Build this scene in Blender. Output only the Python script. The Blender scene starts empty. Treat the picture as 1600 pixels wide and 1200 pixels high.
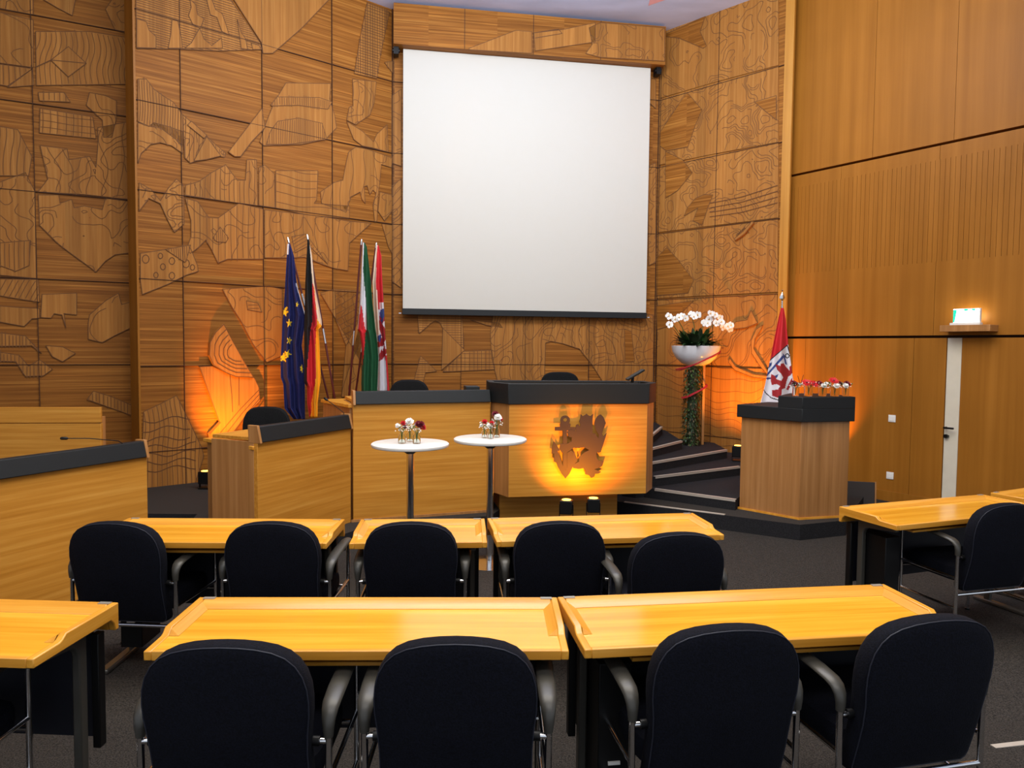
import bpy, math, random
from mathutils import Vector, Matrix, noise
random.seed(7)
scene = bpy.context.scene
COL = scene.collection
PI = math.pi

# ---------------------------------------------------------------- camera
FPX = 1130.0
CAM_H = 1.75
_p, _r = math.radians(2.91), math.radians(0.54)
FW = Vector((0, math.cos(_p), -math.sin(_p)))
_r0 = Vector((1, 0, 0)); _u0 = _r0.cross(FW)
RT = _r0 * math.cos(_r) + _u0 * math.sin(_r)
UP = -_r0 * math.sin(_r) + _u0 * math.cos(_r)
CAM = Vector((0, 0, CAM_H))
cd = bpy.data.cameras.new('camera'); cam = bpy.data.objects.new('camera', cd); COL.objects.link(cam)
cd.sensor_width = 36; cd.lens = 36 * FPX / 1600; cd.clip_start = 0.05; cd.clip_end = 100
M3 = Matrix((RT, UP, -FW)).transposed()
cam.matrix_world = Matrix.Translation(CAM) @ M3.to_4x4()
scene.camera = cam

# ---------------------------------------------------------------- world, lights, exposure
scene.view_settings.view_transform = 'Standard'
scene.view_settings.look = 'None'
scene.view_settings.gamma = 1
scene.view_settings.use_curve_mapping = False
scene.view_settings.exposure = -0.22
try:
    scene.cycles.use_denoising = True
    scene.cycles.max_bounces = 8
    scene.cycles.sample_clamp_indirect = 4
except Exception:
    pass
w = bpy.data.worlds.new('hall_daylight'); scene.world = w; w.use_nodes = True
w.node_tree.nodes['Background'].inputs[0].default_value = (0.80, 0.88, 1.0, 1)
w.node_tree.nodes['Background'].inputs[1].default_value = 0.9

def area(name, loc, target, sx, sy, power, color):
    l = bpy.data.lights.new(name, 'AREA'); l.shape = 'RECTANGLE'; l.size = sx; l.size_y = sy
    l.energy = power; l.color = color
    o = bpy.data.objects.new(name, l); COL.objects.link(o); o.location = loc
    o.rotation_euler = (Vector(target) - Vector(loc)).to_track_quat('-Z', 'Y').to_euler()
    return o
def spot(name, loc, target, power, color, angle, blend=0.6, size=0.03):
    l = bpy.data.lights.new(name, 'SPOT'); l.energy = power; l.color = color
    l.spot_size = math.radians(angle); l.spot_blend = blend; l.shadow_soft_size = size
    o = bpy.data.objects.new(name, l); COL.objects.link(o); o.location = loc
    o.rotation_euler = (Vector(target) - Vector(loc)).to_track_quat('-Z', 'Y').to_euler()
    return o
area('ceiling_lamp_field', (0.2, 4.2, 6.4), (0.2, 4.4, 0), 6, 4, 600, (1.0, 0.93, 0.82))
area('ceiling_fill', (0.5, 6.0, 5.75), (0.5, 7.0, 6.5), 5, 3, 420, (0.82, 0.88, 1.0))  # unseen fill light, added to brighten the ceiling
area('ceiling_lamp_rear', (0.0, -0.5, 6.4), (0.2, 9, 2.6), 8, 2, 480, (1.0, 0.95, 0.88))
AMBER = (1.0, 0.35, 0.008)

# ---------------------------------------------------------------- measuring helpers (a pixel of the photo to a point of the place)
def ray(x, y):
    return FW + RT * ((x - 800) / FPX) - UP * ((y - 600) / FPX)
def atz(x, y, z):
    d = ray(x, y); return CAM + d * ((z - CAM_H) / d.z)
def aty(x, y, Y):
    d = ray(x, y); return CAM + d * (Y / d.y)
def atpl(x, y, a, b):
    d = ray(x, y); nx, ny = b[1] - a[1], a[0] - b[0]
    t = (nx * a[0] + ny * a[1]) / (nx * d.x + ny * d.y); return CAM + d * t

# ---------------------------------------------------------------- materials
def new_mat(name):
    m = bpy.data.materials.new(name); m.use_nodes = True
    return m, m.node_tree.nodes, m.node_tree.links, m.node_tree.nodes['Principled BSDF']
def srgb(r, g, b):
    f = lambda c: (c / 255 / 12.92) if c <= 10 else ((c / 255 + 0.055) / 1.055) ** 2.4
    return (f(r), f(g), f(b), 1)
def flat(name, c, rough=0.5, metal=0.0, spec=None, emit=None, es=1.0, coat=0, vary=0.07):
    m, n, l, b = new_mat(name)
    tc = n.new('ShaderNodeTexCoord'); nz = n.new('ShaderNodeTexNoise'); nz.inputs['Scale'].default_value = 9
    l.new(tc.outputs['Object'], nz.inputs['Vector'])
    mx = n.new('ShaderNodeMixRGB'); mx.inputs[1].default_value = tuple(v * (1 - vary) for v in c[:3]) + (1,); mx.inputs[2].default_value = tuple(min(1, v * (1 + vary * .8)) for v in c[:3]) + (1,)
    l.new(nz.outputs['Fac'], mx.inputs[0]); l.new(mx.outputs[0], b.inputs['Base Color'])
    b.inputs['Roughness'].default_value = rough; b.inputs['Metallic'].default_value = metal
    if spec is not None: b.inputs['Specular IOR Level'].default_value = spec
    if coat: b.inputs['Coat Weight'].default_value = coat
    if emit: b.inputs['Emission Color'].default_value = emit; b.inputs['Emission Strength'].default_value = es
    return m
def wood(name, dark, mid, light, grain='x', along=0.5, across=28, strips=0.0, strip_w=0.15, rough=0.4, coat=0.0, panel=None, bump=0.15, contrast=(0.3, 0.7), streak=0.0, spec=0.5):
    m, n, l, b = new_mat(name)
    tc = n.new('ShaderNodeTexCoord'); vec = tc.outputs['Object']
    sep = n.new('ShaderNodeSeparateXYZ'); l.new(vec, sep.inputs[0])
    def math_(op, a, bb=None, c=None):
        q = n.new('ShaderNodeMath'); q.operation = op
        for i, v in enumerate((a, bb, c)):
            if v is None: continue
            if isinstance(v, (int, float)): q.inputs[i].default_value = v
            else: l.new(v, q.inputs[i])
        return q.outputs[0]
    off = None
    if panel:
        pu = math_('FLOOR', math_('DIVIDE', math_('ADD', sep.outputs[0], panel[2]), panel[0]))
        pz = math_('FLOOR', math_('DIVIDE', math_('ADD', sep.outputs[2], panel[3]), panel[1]))
        cb = n.new('ShaderNodeCombineXYZ'); l.new(pu, cb.inputs[0]); l.new(pz, cb.inputs[1])
        wn = n.new('ShaderNodeTexWhiteNoise'); wn.noise_dimensions = '3D'; l.new(cb.outputs[0], wn.inputs['Vector'])
        off = wn
        va = n.new('ShaderNodeVectorMath'); va.operation = 'MULTIPLY_ADD'
        l.new(wn.outputs['Color'], va.inputs[0]); va.inputs[1].default_value = (7, 7, 7); l.new(vec, va.inputs[2]); vec = va.outputs[0]
    mp = n.new('ShaderNodeMapping'); l.new(vec, mp.inputs[0])
    sc = {'x': (along, across, across), 'y': (across, along, across), 'z': (across, across, along)}[grain]
    mp.inputs['Scale'].default_value = sc
    n1 = n.new('ShaderNodeTexNoise'); n1.inputs['Scale'].default_value = 1; n1.inputs['Detail'].default_value = 5; n1.inputs['Roughness'].default_value = 0.6
    l.new(mp.outputs[0], n1.inputs['Vector'])
    cr = n.new('ShaderNodeValToRGB'); e = cr.color_ramp.elements
    e[0].position = contrast[0]; e[0].color = dark; e[1].position = contrast[1]; e[1].color = light
    k = e.new((contrast[0] + contrast[1]) / 2); k.color = mid
    l.new(n1.outputs['Fac'], cr.inputs[0]); col = cr.outputs[0]
    # broad tone variation
    n2 = n.new('ShaderNodeTexNoise'); n2.inputs['Scale'].default_value = 1.3; n2.inputs['Detail'].default_value = 2; l.new(vec, n2.inputs['Vector'])
    v = math_('MULTIPLY_ADD', n2.outputs['Fac'], 0.25, 0.875)
    if strips:
        ax = {'z': 0, 'x': 2, 'y': 0}[grain]
        s = math_('FLOOR', math_('DIVIDE', sep.outputs[ax], strip_w))
        w1 = n.new('ShaderNodeTexWhiteNoise'); w1.noise_dimensions = '1D'; l.new(s, w1.inputs['W'])
        v = math_('MULTIPLY', v, math_('MULTIPLY_ADD', w1.outputs['Value'], strips, 1 - strips / 2))
    if off is not None:
        v = math_('MULTIPLY', v, math_('MULTIPLY_ADD', off.outputs['Value'], 0.16, 0.92))
    if streak:
        mp2 = n.new('ShaderNodeMapping'); l.new(vec, mp2.inputs[0])
        mp2.inputs['Scale'].default_value = {'x': (0.7, 60, 60), 'y': (60, 0.7, 60), 'z': (60, 60, 0.7)}[grain]
        n3 = n.new('ShaderNodeTexNoise'); n3.inputs['Scale'].default_value = 1; n3.inputs['Detail'].default_value = 1; l.new(mp2.outputs[0], n3.inputs['Vector'])
        r3 = n.new('ShaderNodeValToRGB'); r3.color_ramp.elements[0].position = 0.62; r3.color_ramp.elements[1].position = 0.72; l.new(n3.outputs['Fac'], r3.inputs[0])
        v = math_('MULTIPLY', v, math_('MULTIPLY_ADD', r3.outputs[0], streak, 1.0))
    mm = n.new('ShaderNodeVectorMath'); mm.operation = 'SCALE'; l.new(col, mm.inputs[0]); l.new(v, mm.inputs['Scale'])
    l.new(mm.outputs[0], b.inputs['Base Color'])
    b.inputs['Roughness'].default_value = rough; b.inputs['Coat Weight'].default_value = coat; b.inputs['Coat Roughness'].default_value = 0.15
    b.inputs['Specular IOR Level'].default_value = spec
    if bump:
        bp = n.new('ShaderNodeBump'); bp.inputs['Strength'].default_value = bump; bp.inputs['Distance'].default_value = 0.004
        l.new(n1.outputs['Fac'], bp.inputs['Height']); l.new(bp.outputs[0], b.inputs['Normal'])
    return m
MAT = {}
for k_, off_ in (('mural', 0.488), ('mural_left', 0.618), ('mural_mid', -0.033), ('mural_right', -0.019)):
    MAT[k_] = wood('carved_oak_horizontal', srgb(112, 66, 20), srgb(138, 86, 31), srgb(164, 110, 47), 'x', 0.7, 48, panel=(0.965, 1.0, off_, 0.505), rough=0.55, contrast=(0.32, 0.70), streak=0.45, bump=0.25, spec=0.15)
MAT['relief'] = wood('carved_oak_vertical', srgb(142, 92, 40), srgb(155, 103, 47), srgb(167, 116, 57), 'z', 0.9, 40, strips=0.26, strip_w=0.16, rough=0.6, bump=0.15, spec=0.15)
MAT['groove'] = flat('groove_ribbon_brown', srgb(98, 60, 24), 0.8)  # flat brown ribbons laid on the relief in place of cut grooves
MAT['groove2'] = flat('groove_ribbon_soft_brown', srgb(112, 70, 28), 0.8)
MAT['seam'] = flat('joint_dark_brown', srgb(62, 32, 12), 0.8)
MAT['side'] = wood('side_wall_veneer', srgb(140, 88, 25), srgb(150, 96, 30), srgb(160, 104, 36), 'z', 0.25, 9, strips=0.06, strip_w=0.36, rough=0.45, bump=0.05, spec=0.2)
MAT['counter'] = wood('counter_veneer', srgb(178, 117, 37), srgb(195, 133, 49), srgb(209, 151, 66), 'x', 0.8, 30, rough=0.45, bump=0.05, spec=0.25)
MAT['counter_v'] = wood('counter_veneer_upright', srgb(150, 102, 54), srgb(166, 116, 66), srgb(182, 132, 80), 'z', 0.7, 22, strips=0.12, strip_w=0.11, rough=0.38, bump=0.08)
MAT['desk'] = wood('desk_beech_lacquer', srgb(218, 146, 32), srgb(233, 164, 44), srgb(244, 184, 64), 'x', 0.7, 20, rough=0.14, coat=0.5, bump=0.0)
MAT['desk_edge'] = wood('desk_edge_beech', srgb(196, 132, 42), srgb(214, 148, 52), srgb(228, 166, 72), 'x', 1.0, 30, rough=0.25, bump=0.04)
MAT['desk_rail'] = wood('desk_rail_beech', srgb(200, 134, 40), srgb(216, 150, 50), srgb(230, 168, 70), 'y', 1.0, 26, rough=0.25, bump=0.04)
MAT['band'] = flat('charcoal_leather', srgb(26, 29, 31), 0.55, spec=0.3)
MAT['carpet'] = None
MAT['navy'] = None
MAT['chrome'] = flat('polished_chrome', (0.78, 0.78, 0.79, 1), 0.16, 1.0)
MAT['steel'] = flat('dark_grey_steel', srgb(92, 90, 84), 0.35, 0.6)
MAT['black'] = flat('black_plastic', srgb(11, 11, 12), 0.45, spec=0.3)
MAT['arm'] = flat('black_arm_rubber', srgb(58, 56, 51), 0.4)
MAT['white'] = flat('white_laminate', srgb(232, 230, 224), 0.3)
MAT['cream'] = flat('cream_door_paint', srgb(214, 206, 186), 0.4)
MAT['screen'] = flat('projection_cloth', srgb(200, 197, 187), 0.9, spec=0.05, vary=0.008)
MAT['blue'] = flat('flag_blue', srgb(22, 30, 92), 0.75)
MAT['yellow'] = flat('flag_yellow', srgb(240, 205, 40), 0.7)
MAT['gold'] = flat('flag_gold', srgb(240, 165, 20), 0.7)
MAT['red'] = flat('flag_red', srgb(200, 30, 40), 0.7)
MAT['green'] = flat('flag_green', srgb(14, 78, 44), 0.75)
MAT['fblack'] = flat('flag_black', srgb(18, 18, 20), 0.8)
MAT['fwhite'] = flat('flag_white', srgb(222, 220, 226), 0.7)
MAT['sleeve'] = flat('flag_sleeve', srgb(226, 206, 184), 0.8)
MAT['crimson'] = flat('lion_red', srgb(160, 28, 34), 0.7)
MAT['anchorblue'] = flat('anchor_blue', srgb(44, 66, 130), 0.7)
MAT['pole'] = flat('mahogany_pole', srgb(84, 26, 22), 0.3, coat=0.4)
MAT['bronze'] = flat('brown_patinated_steel', srgb(52, 34, 26), 0.75, 0.0)
MAT['leaf'] = flat('leaf_green', srgb(30, 66, 26), 0.5)
MAT['leaf2'] = flat('leaf_mid_green', srgb(66, 98, 44), 0.5)
MAT['ivy'] = flat('ivy_dark', srgb(42, 56, 32), 0.6)
MAT['petal'] = flat('petal_white', srgb(245, 242, 236), 0.6)
MAT['petal_red'] = flat('petal_red', srgb(196, 22, 34), 0.6)
MAT['petal_dark'] = flat('petal_burgundy', srgb(110, 14, 32), 0.6)
MAT['pollen'] = flat('pollen_yellow', srgb(230, 190, 60), 0.7)
MAT['ribbon'] = flat('red_sisal', srgb(176, 30, 44), 0.7)
MAT['ceiling'] = None
def glass(name, c=(0.93, 0.97, 0.95, 1)):
    m, n, l, b = new_mat(name)
    b.inputs['Base Color'].default_value = c; b.inputs['Roughness'].default_value = 0.03
    b.inputs['Transmission Weight'].default_value = 1.0; b.inputs['IOR'].default_value = 1.12
    return m
MAT['glass'] = glass('clear_glass')
def carpet(name, a, b_, rough=0.95):
    m, n, l, b = new_mat(name)
    tc = n.new('ShaderNodeTexCoord'); nz = n.new('ShaderNodeTexNoise'); nz.inputs['Scale'].default_value = 170; nz.inputs['Detail'].default_value = 3
    l.new(tc.outputs['Object'], nz.inputs['Vector'])
    r = n.new('ShaderNodeValToRGB'); r.color_ramp.elements[0].position = 0.35; r.color_ramp.elements[1].position = 0.68
    r.color_ramp.elements[0].color = a; r.color_ramp.elements[1].color = b_
    l.new(nz.outputs['Fac'], r.inputs[0]); l.new(r.outputs[0], b.inputs['Base Color'])
    b.inputs['Roughness'].default_value = rough; b.inputs['Specular IOR Level'].default_value = 0.15
    bp = n.new('ShaderNodeBump'); bp.inputs['Strength'].default_value = 0.5; bp.inputs['Distance'].default_value = 0.003
    l.new(nz.outputs['Fac'], bp.inputs['Height']); l.new(bp.outputs[0], b.inputs['Normal'])
    return m
MAT['carpet'] = carpet('charcoal_carpet', srgb(28, 26, 25), srgb(68, 63, 58))
MAT['stepcarpet'] = carpet('step_carpet', srgb(25, 25, 27), srgb(46, 46, 49))
MAT['navy'] = carpet('navy_upholstery', srgb(8, 9, 15), srgb(16, 18, 29), 0.9)
MAT['blackcloth'] = carpet('black_upholstery', srgb(12, 13, 14), srgb(26, 27, 29), 0.9)
def ceiling_mat():
    m, n, l, b = new_mat('ceiling_blue_grey')
    tc = n.new('ShaderNodeTexCoord'); mp = n.new('ShaderNodeMapping'); l.new(tc.outputs['Object'], mp.inputs[0]); mp.inputs['Scale'].default_value = (0.5, 1.4, 1)
    nz = n.new('ShaderNodeTexNoise'); nz.inputs['Scale'].default_value = 1.6; nz.inputs['Detail'].default_value = 6; l.new(mp.outputs[0], nz.inputs['Vector'])
    r = n.new('ShaderNodeValToRGB'); e = r.color_ramp.elements
    e[0].position = 0.3; e[0].color = srgb(176, 184, 212); e[1].position = 0.7; e[1].color = srgb(206, 216, 248)
    l.new(nz.outputs['Fac'], r.inputs[0]); l.new(r.outputs[0], b.inputs['Base Color']); b.inputs['Roughness'].default_value = 0.8
    return m
MAT['ceiling'] = ceiling_mat()
MAT['pink'] = flat('ceiling_pink_paint', srgb(236, 170, 172), 0.8)

# ---------------------------------------------------------------- mesh builder
class MB:
    def __init__(s): s.v = []; s.f = []; s.m = []; s.mats = []
    def mi(s, m):
        if m not in s.mats: s.mats.append(m)
        return s.mats.index(m)
    def add(s, vs, fs, m='white'):
        o = len(s.v); s.v += [tuple(q) for q in vs]; k = s.mi(m)
        for f in fs: s.f.append(tuple(i + o for i in f)); s.m.append(k)
    def box(s, c, d, m='white', rz=0, rot=None):
        hx, hy, hz = d[0] / 2, d[1] / 2, d[2] / 2
        R = rot if rot is not None else Matrix.Rotation(rz, 3, 'Z')
        vs = [Vector(c) + R @ Vector((x * hx, y * hy, z * hz)) for z in (-1, 1) for y in (-1, 1) for x in (-1, 1)]
        s.add(vs, [(0, 2, 3, 1), (4, 5, 7, 6), (0, 1, 5, 4), (2, 6, 7, 3), (0, 4, 6, 2), (1, 3, 7, 5)], m)
    def prism(s, poly, z0, z1, m='white', sidemat=None):
        a = sum(poly[i][0] * poly[(i + 1) % len(poly)][1] - poly[(i + 1) % len(poly)][0] * poly[i][1] for i in range(len(poly)))
        if a < 0: poly = poly[::-1]
        n = len(poly)
        zf = z1 if callable(z1) else (lambda x, y: z1)
        vs = [(x, y, z0) for x, y in poly] + [(x, y, zf(x, y)) for x, y in poly]
        s.add(vs, [tuple(range(n - 1, -1, -1)), tuple(range(n, 2 * n))], m)
        o = len(s.v) - 2 * n; k = s.mi(sidemat or m)
        for i in range(n):
            j = (i + 1) % n; s.f.append((o + i, o + j, o + n + j, o + n + i)); s.m.append(k)
    def plate(s, poly, y0, y1, m='relief'):      # polygon in x,z extruded along y (y1 < y0 is the front)
        a = sum(poly[i][0] * poly[(i + 1) % len(poly)][1] - poly[(i + 1) % len(poly)][0] * poly[i][1] for i in range(len(poly)))
        if a < 0: poly = poly[::-1]
        n = len(poly)
        vs = [(x, y1, z) for x, z in poly] + [(x, y0, z) for x, z in poly]
        fs = [tuple(range(n)), tuple(range(2 * n - 1, n - 1, -1))] + [(i, i + n, (i + 1) % n + n, (i + 1) % n) for i in range(n)]
        s.add(vs, fs, m)
    def tube(s, pts, r, m='chrome', n=10, caps=True):
        P = [Vector(p) for p in pts]; rr = r if isinstance(r, (list, tuple)) else [r] * len(P)
        rings = []; prev = None
        for i, p in enumerate(P):
            t = (P[min(i + 1, len(P) - 1)] - P[max(i - 1, 0)]).normalized()
            if prev is None:
                ref = Vector((0, 0, 1)) if abs(t.z) < 0.9 else Vector((1, 0, 0)); u = t.cross(ref).normalized()
            else: u = (prev - t * prev.dot(t)).normalized()
            prev = u; v = t.cross(u)
            q = rr[i]; qa, qb = q if isinstance(q, tuple) else (q, q)
            rings.append([p + u * math.cos(a) * qa + v * math.sin(a) * qb for a in (2 * PI * k / n for k in range(n))])
        vs = [x for rg in rings for x in rg]
        fs = [(i * n + k, i * n + (k + 1) % n, (i + 1) * n + (k + 1) % n, (i + 1) * n + k) for i in range(len(P) - 1) for k in range(n)]
        if caps: fs += [tuple(range(n - 1, -1, -1)), tuple(range((len(P) - 1) * n, len(P) * n))]
        s.add(vs, fs, m)
    def lathe(s, prof, c=(0, 0, 0), m='white', n=24, caps=True):
        vs = [(c[0] + r * math.cos(2 * PI * k / n), c[1] + r * math.sin(2 * PI * k / n), c[2] + z) for r, z in prof for k in range(n)]
        L = len(prof)
        fs = [(i * n + k, i * n + (k + 1) % n, (i + 1) * n + (k + 1) % n, (i + 1) * n + k) for i in range(L - 1) for k in range(n)]
        if caps: fs += [tuple(range(n - 1, -1, -1)), tuple(range((L - 1) * n, L * n))]
        s.add(vs, fs, m)
    def build(s, name, parent=None, loc=(0, 0, 0), rz=0, smooth=True, bevel=0, seg=2):
        me = bpy.data.meshes.new(name); me.from_pydata(s.v, [], s.f)
        for m in s.mats: me.materials.append(MAT[m])
        me.polygons.foreach_set('material_index', s.m)
        if smooth:
            me.polygons.foreach_set('use_smooth', [True] * len(me.polygons)); me.set_sharp_from_angle(angle=math.radians(38))
        me.update()
        o = bpy.data.objects.new(name, me); COL.objects.link(o); o.location = loc; o.rotation_euler = (0, 0, rz)
        if parent: o.parent = parent
        if bevel:
            b = o.modifiers.new('bevel', 'BEVEL'); b.width = bevel; b.segments = seg; b.limit_method = 'ANGLE'; b.angle_limit = math.radians(40)
        return o
def thing(name, label, cat, loc=(0, 0, 0), rz=0, group=None):
    o = bpy.data.objects.new(name, None); COL.objects.link(o); o.location = loc; o.rotation_euler = (0, 0, rz); o.empty_display_size = 0.1
    o['label'] = label; o['category'] = cat
    if group: o['group'] = group
    return o
def tag(o, label, cat, group=None):
    o['label'] = label; o['category'] = cat
    if group: o['group'] = group
    return o
def struct(o):
    o['kind'] = 'structure'; return o
def copy_tree(o, parent=None):
    c = o.copy(); COL.objects.link(c)
    if parent: c.parent = parent
    for ch in KIDS.get(o.name, []): copy_tree(ch, c)
    return c
KIDS = {}
def remember(root):
    for o in list(bpy.data.objects):
        if o.parent: KIDS.setdefault(o.parent.name, [])
    def walk(r):
        KIDS[r.name] = [c for c in bpy.data.objects if c.parent == r]
        for c in KIDS[r.name]: walk(c)
    walk(root)

# ================================================================ SETTING
CEIL = 6.5
LOW = -0.05
A0 = (-5.852, 8.313); A1 = (-4.678, 8.93)
B0 = (-4.27, 8.296); C0 = (-1.739, 10.47); D0 = (2.209, 11.148); D1 = (3.548, 9.739)
E0 = (3.696, 9.80); E1 = (5.243, 7.574)
# floor: level under the front seats, a slight fall to the second row
fm = MB()
xs = [-9, 9]; ys = [-4, 2.95, 3.45, 12.5]; zs = [0, 0, LOW, LOW]
vs = [(x, y, z) for y, z in zip(ys, zs) for x in xs]
fm.add(vs, [(2 * i, 2 * i + 1, 2 * i + 3, 2 * i + 2) for i in range(3)], 'carpet')
struct(fm.build('floor', smooth=False))
cm = MB(); cm.box((0, 4.3, CEIL + 0.1), (18.4, 17, 0.2), 'ceiling')
pk = [aty(1016, 8, 9.6), aty(1042, -22, 9.2), aty(1075, -10, 9.2), aty(1040, 0, 9.5)]
pk = [atz(1013, 9, CEIL - 0.004), atz(1022, -30, CEIL - 0.004), atz(1085, -40, CEIL - 0.004), atz(1045, -2, CEIL - 0.004)]
cm.add(pk, [(0, 1, 2, 3)], 'pink')
struct(cm.build('ceiling', smooth=False))

def inside(p, poly):
    x, y = p; r = False; j = len(poly) - 1
    for i in range(len(poly)):
        xi, yi = poly[i]; xj, yj = poly[j]
        if (yi > y) != (yj > y) and x < (xj - xi) * (y - yi) / (yj - yi) + xi: r = not r
        j = i
    return r
class Mural:
    def __init__(s, a, b, u0, u1, cols, rows, thick=0.16, base='mural', z0=-0.05):
        s.a, s.b = a, b; s.rz = math.atan2(b[1] - a[1], b[0] - a[0]); s.mb = MB(); s.u0, s.u1 = u0, u1; s.seed = 0
        s.mb.box(((u0 + u1) / 2, thick / 2, (CEIL + z0) / 2), (u1 - u0, thick, CEIL - z0), base)
        for c in cols: s.mb.box((c, -0.0115, (CEIL + z0) / 2), (0.005, 0.023, CEIL - z0), 'seam')
        for r in rows: s.mb.box(((u0 + u1) / 2, -0.0115, r), (u1 - u0, 0.023, 0.006), 'seam')
    def w(s, x, y):
        p = atpl(x, y, s.a, s.b); return ((p.x - s.a[0]) * math.cos(s.rz) + (p.y - s.a[1]) * math.sin(s.rz), p.z)
    def line(s, p, q, y, wd=0.007, m='groove'):
        dx, dz = q[0] - p[0], q[1] - p[1]; L = math.hypot(dx, dz)
        if L < 1e-6: return
        nx, nz = -dz / L * wd / 2, dx / L * wd / 2; ex, ez = dx / L * 0.002, dz / L * 0.002
        s.mb.add([(p[0] - ex + nx, y, p[1] - ez + nz), (q[0] + ex + nx, y, q[1] + ez + nz), (q[0] + ex - nx, y, q[1] + ez - nz), (p[0] - ex - nx, y, p[1] - ez - nz)], [(3, 2, 1, 0)], m)
    def px(s, pts, wd=0.010, th=0.0, m='groove', y=None):   # a carved line traced as it runs
        P = [s.w(*q) for q in pts]
        for p, q in zip(P, P[1:]): s.line(p, q, -th - 0.0025 if y is None else y, wd, m)
    def region(s, pts, style='plain', th=0.014, sp=0.05, wob=0.02, ang=90, mat='relief', sc=2.2, lv=4, wd=0.009, line='groove2', edge=True, raw=False):
        P = pts if raw else [s.w(*q) for q in pts]
        s.seed += 1; y = -th - 0.0015
        s.mb.plate(P, 0.0, -th, mat)
        us = [p[0] for p in P]; zs = [p[1] for p in P]; u0, u1, z0, z1 = min(us), max(us), min(zs), max(zs)
        if edge:
            for p, q in zip(P, P[1:] + P[:1]): s.line(p, q, y + 0.0003, 0.008, 'groove')
        for st in style.split('+'):
            if st == 'contour':
                N = 0.032; sd = Vector((s.seed * 5.3, s.seed * 2.7, 0))
                nu, nz = int((u1 - u0) / N) + 2, int((z1 - z0) / N) + 2
                g = [[noise.noise(Vector(((u0 + i * N) * sc, (z0 + j * N) * sc * 0.9, 0)) + sd) + 0.35 * noise.noise(Vector(((u0 + i * N) * sc * 2.3, (z0 + j * N) * sc * 2.3, 9)) + sd) for i in range(nu)] for j in range(nz)]
                for k in range(lv):
                    t = -0.5 + 1.0 * (k + 0.5) / lv
                    for j in range(nz - 1):
                        for i in range(nu - 1):
                            c = [(i, j), (i + 1, j), (i + 1, j + 1), (i, j + 1)]; cr = []
                            for q in range(4):
                                (ia, ja), (ib, jb) = c[q], c[(q + 1) % 4]; va, vb = g[ja][ia] - t, g[jb][ib] - t
                                if (va < 0) != (vb < 0):
                                    f = va / (va - vb); cr.append((u0 + (ia + (ib - ia) * f) * N, z0 + (ja + (jb - ja) * f) * N))
                            for q in range(0, len(cr) - 1, 2):
                                mid = ((cr[q][0] + cr[q + 1][0]) / 2, (cr[q][1] + cr[q + 1][1]) / 2)
                                if noise.noise(Vector((mid[0] * 1.7, mid[1] * 1.7, k * 3.1 + s.seed))) > -0.12 and inside(mid, P): s.line(cr[q], cr[q + 1], y, wd, line)
            else:
                angs = {'hatch': [ang], 'v': [90], 'h': [0], 'grid': [0, 90], 'plain': []}[st]
                for an in angs:
                    a = math.radians(an); d = (math.cos(a), math.sin(a)); nn = (-d[1], d[0])
                    cx, cz = (u0 + u1) / 2, (z0 + z1) / 2; R = math.hypot(u1 - u0, z1 - z0) / 2
                    t = -R
                    while t < R:
                        prev = None; q = -R
                        while q < R:
                            o = t + wob * noise.noise(Vector((q * 2.5, t * 1.5, s.seed)))
                            pt = (cx + d[0] * q + nn[0] * o, cz + d[1] * q + nn[1] * o)
                            if prev and inside(((pt[0] + prev[0]) / 2, (pt[1] + prev[1]) / 2), P): s.line(prev, pt, y, wd, line)
                            prev = pt; q += 0.045
                        t += sp * (0.85 + 0.3 * random.random())
    def done(s, name):
        o = s.mb.build(name, loc=(s.a[0], s.a[1], 0), rz=s.rz, smooth=False)
        return struct(o)
ROWS = [0.5 + 1.0 * k for k in range(6)]
R_ = [z - 0.005 for z in ROWS]
# ---- wall section at the far left, set back
WA = Mural(A0, A1, -3.5, 1.75, [-2.6, -1.62, -0.63, 0.347], R_, base='mural_left')
r = WA.region
r([(0, 0), (52, 0), (52, 24), (0, 15)], 'contour', sc=3)
r([(68, 0), (118, 0), (113, 25), (90, 13)], 'plain')
r([(165, 15), (175, 0), (203, 0), (203, 54), (180, 48), (172, 30)], 'contour', sc=4)
r([(0, 20), (52, 32), (52, 106), (0, 99)], 'contour', sc=2, lv=3)
r([(0, 101), (51, 108), (12, 135), (0, 133)], 'v', sp=0.055)
r([(51, 108), (53, 134), (12, 137)], 'plain')
r([(56, 50), (140, 50), (203, 60), (203, 132), (57, 134)], 'v', sp=0.055, wob=0.09, wd=0.008)
r([(80, 95), (107, 74), (135, 100), (107, 121)], 'plain', th=0.024)
WA.px([(80, 95), (135, 100)], th=0.024); WA.px([(56, 106), (80, 95)], th=0.02, wd=0.012)
r([(60, 145), (100, 145), (110, 160), (62, 158)], 'v', sp=0.06, wob=0)
r([(63, 170), (145, 183), (150, 217), (62, 208)], 'grid', sp=0.08)
r([(140, 145), (165, 150), (182, 158), (182, 185), (175, 215), (162, 215), (160, 188), (135, 165)], 'contour', sc=2.5)
r([(0, 198), (28, 203), (50, 245), (45, 275), (0, 275)], 'v', sp=0.06, wob=0.06)
r([(63, 228), (105, 233), (108, 250), (140, 245), (150, 262), (153, 230), (153, 200), (204, 190), (204, 312), (130, 304), (60, 300), (75, 280)], 'contour+v', sc=2.6, lv=4, sp=0.16, wob=0.2)
r([(0, 285), (40, 270), (55, 300), (57, 435), (0, 430)], 'contour', sc=2.6, lv=4)
r([(0, 380), (48, 376), (46, 415), (25, 424), (0, 415)], 'v', sp=0.05, wob=0.03, th=0.02)
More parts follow.
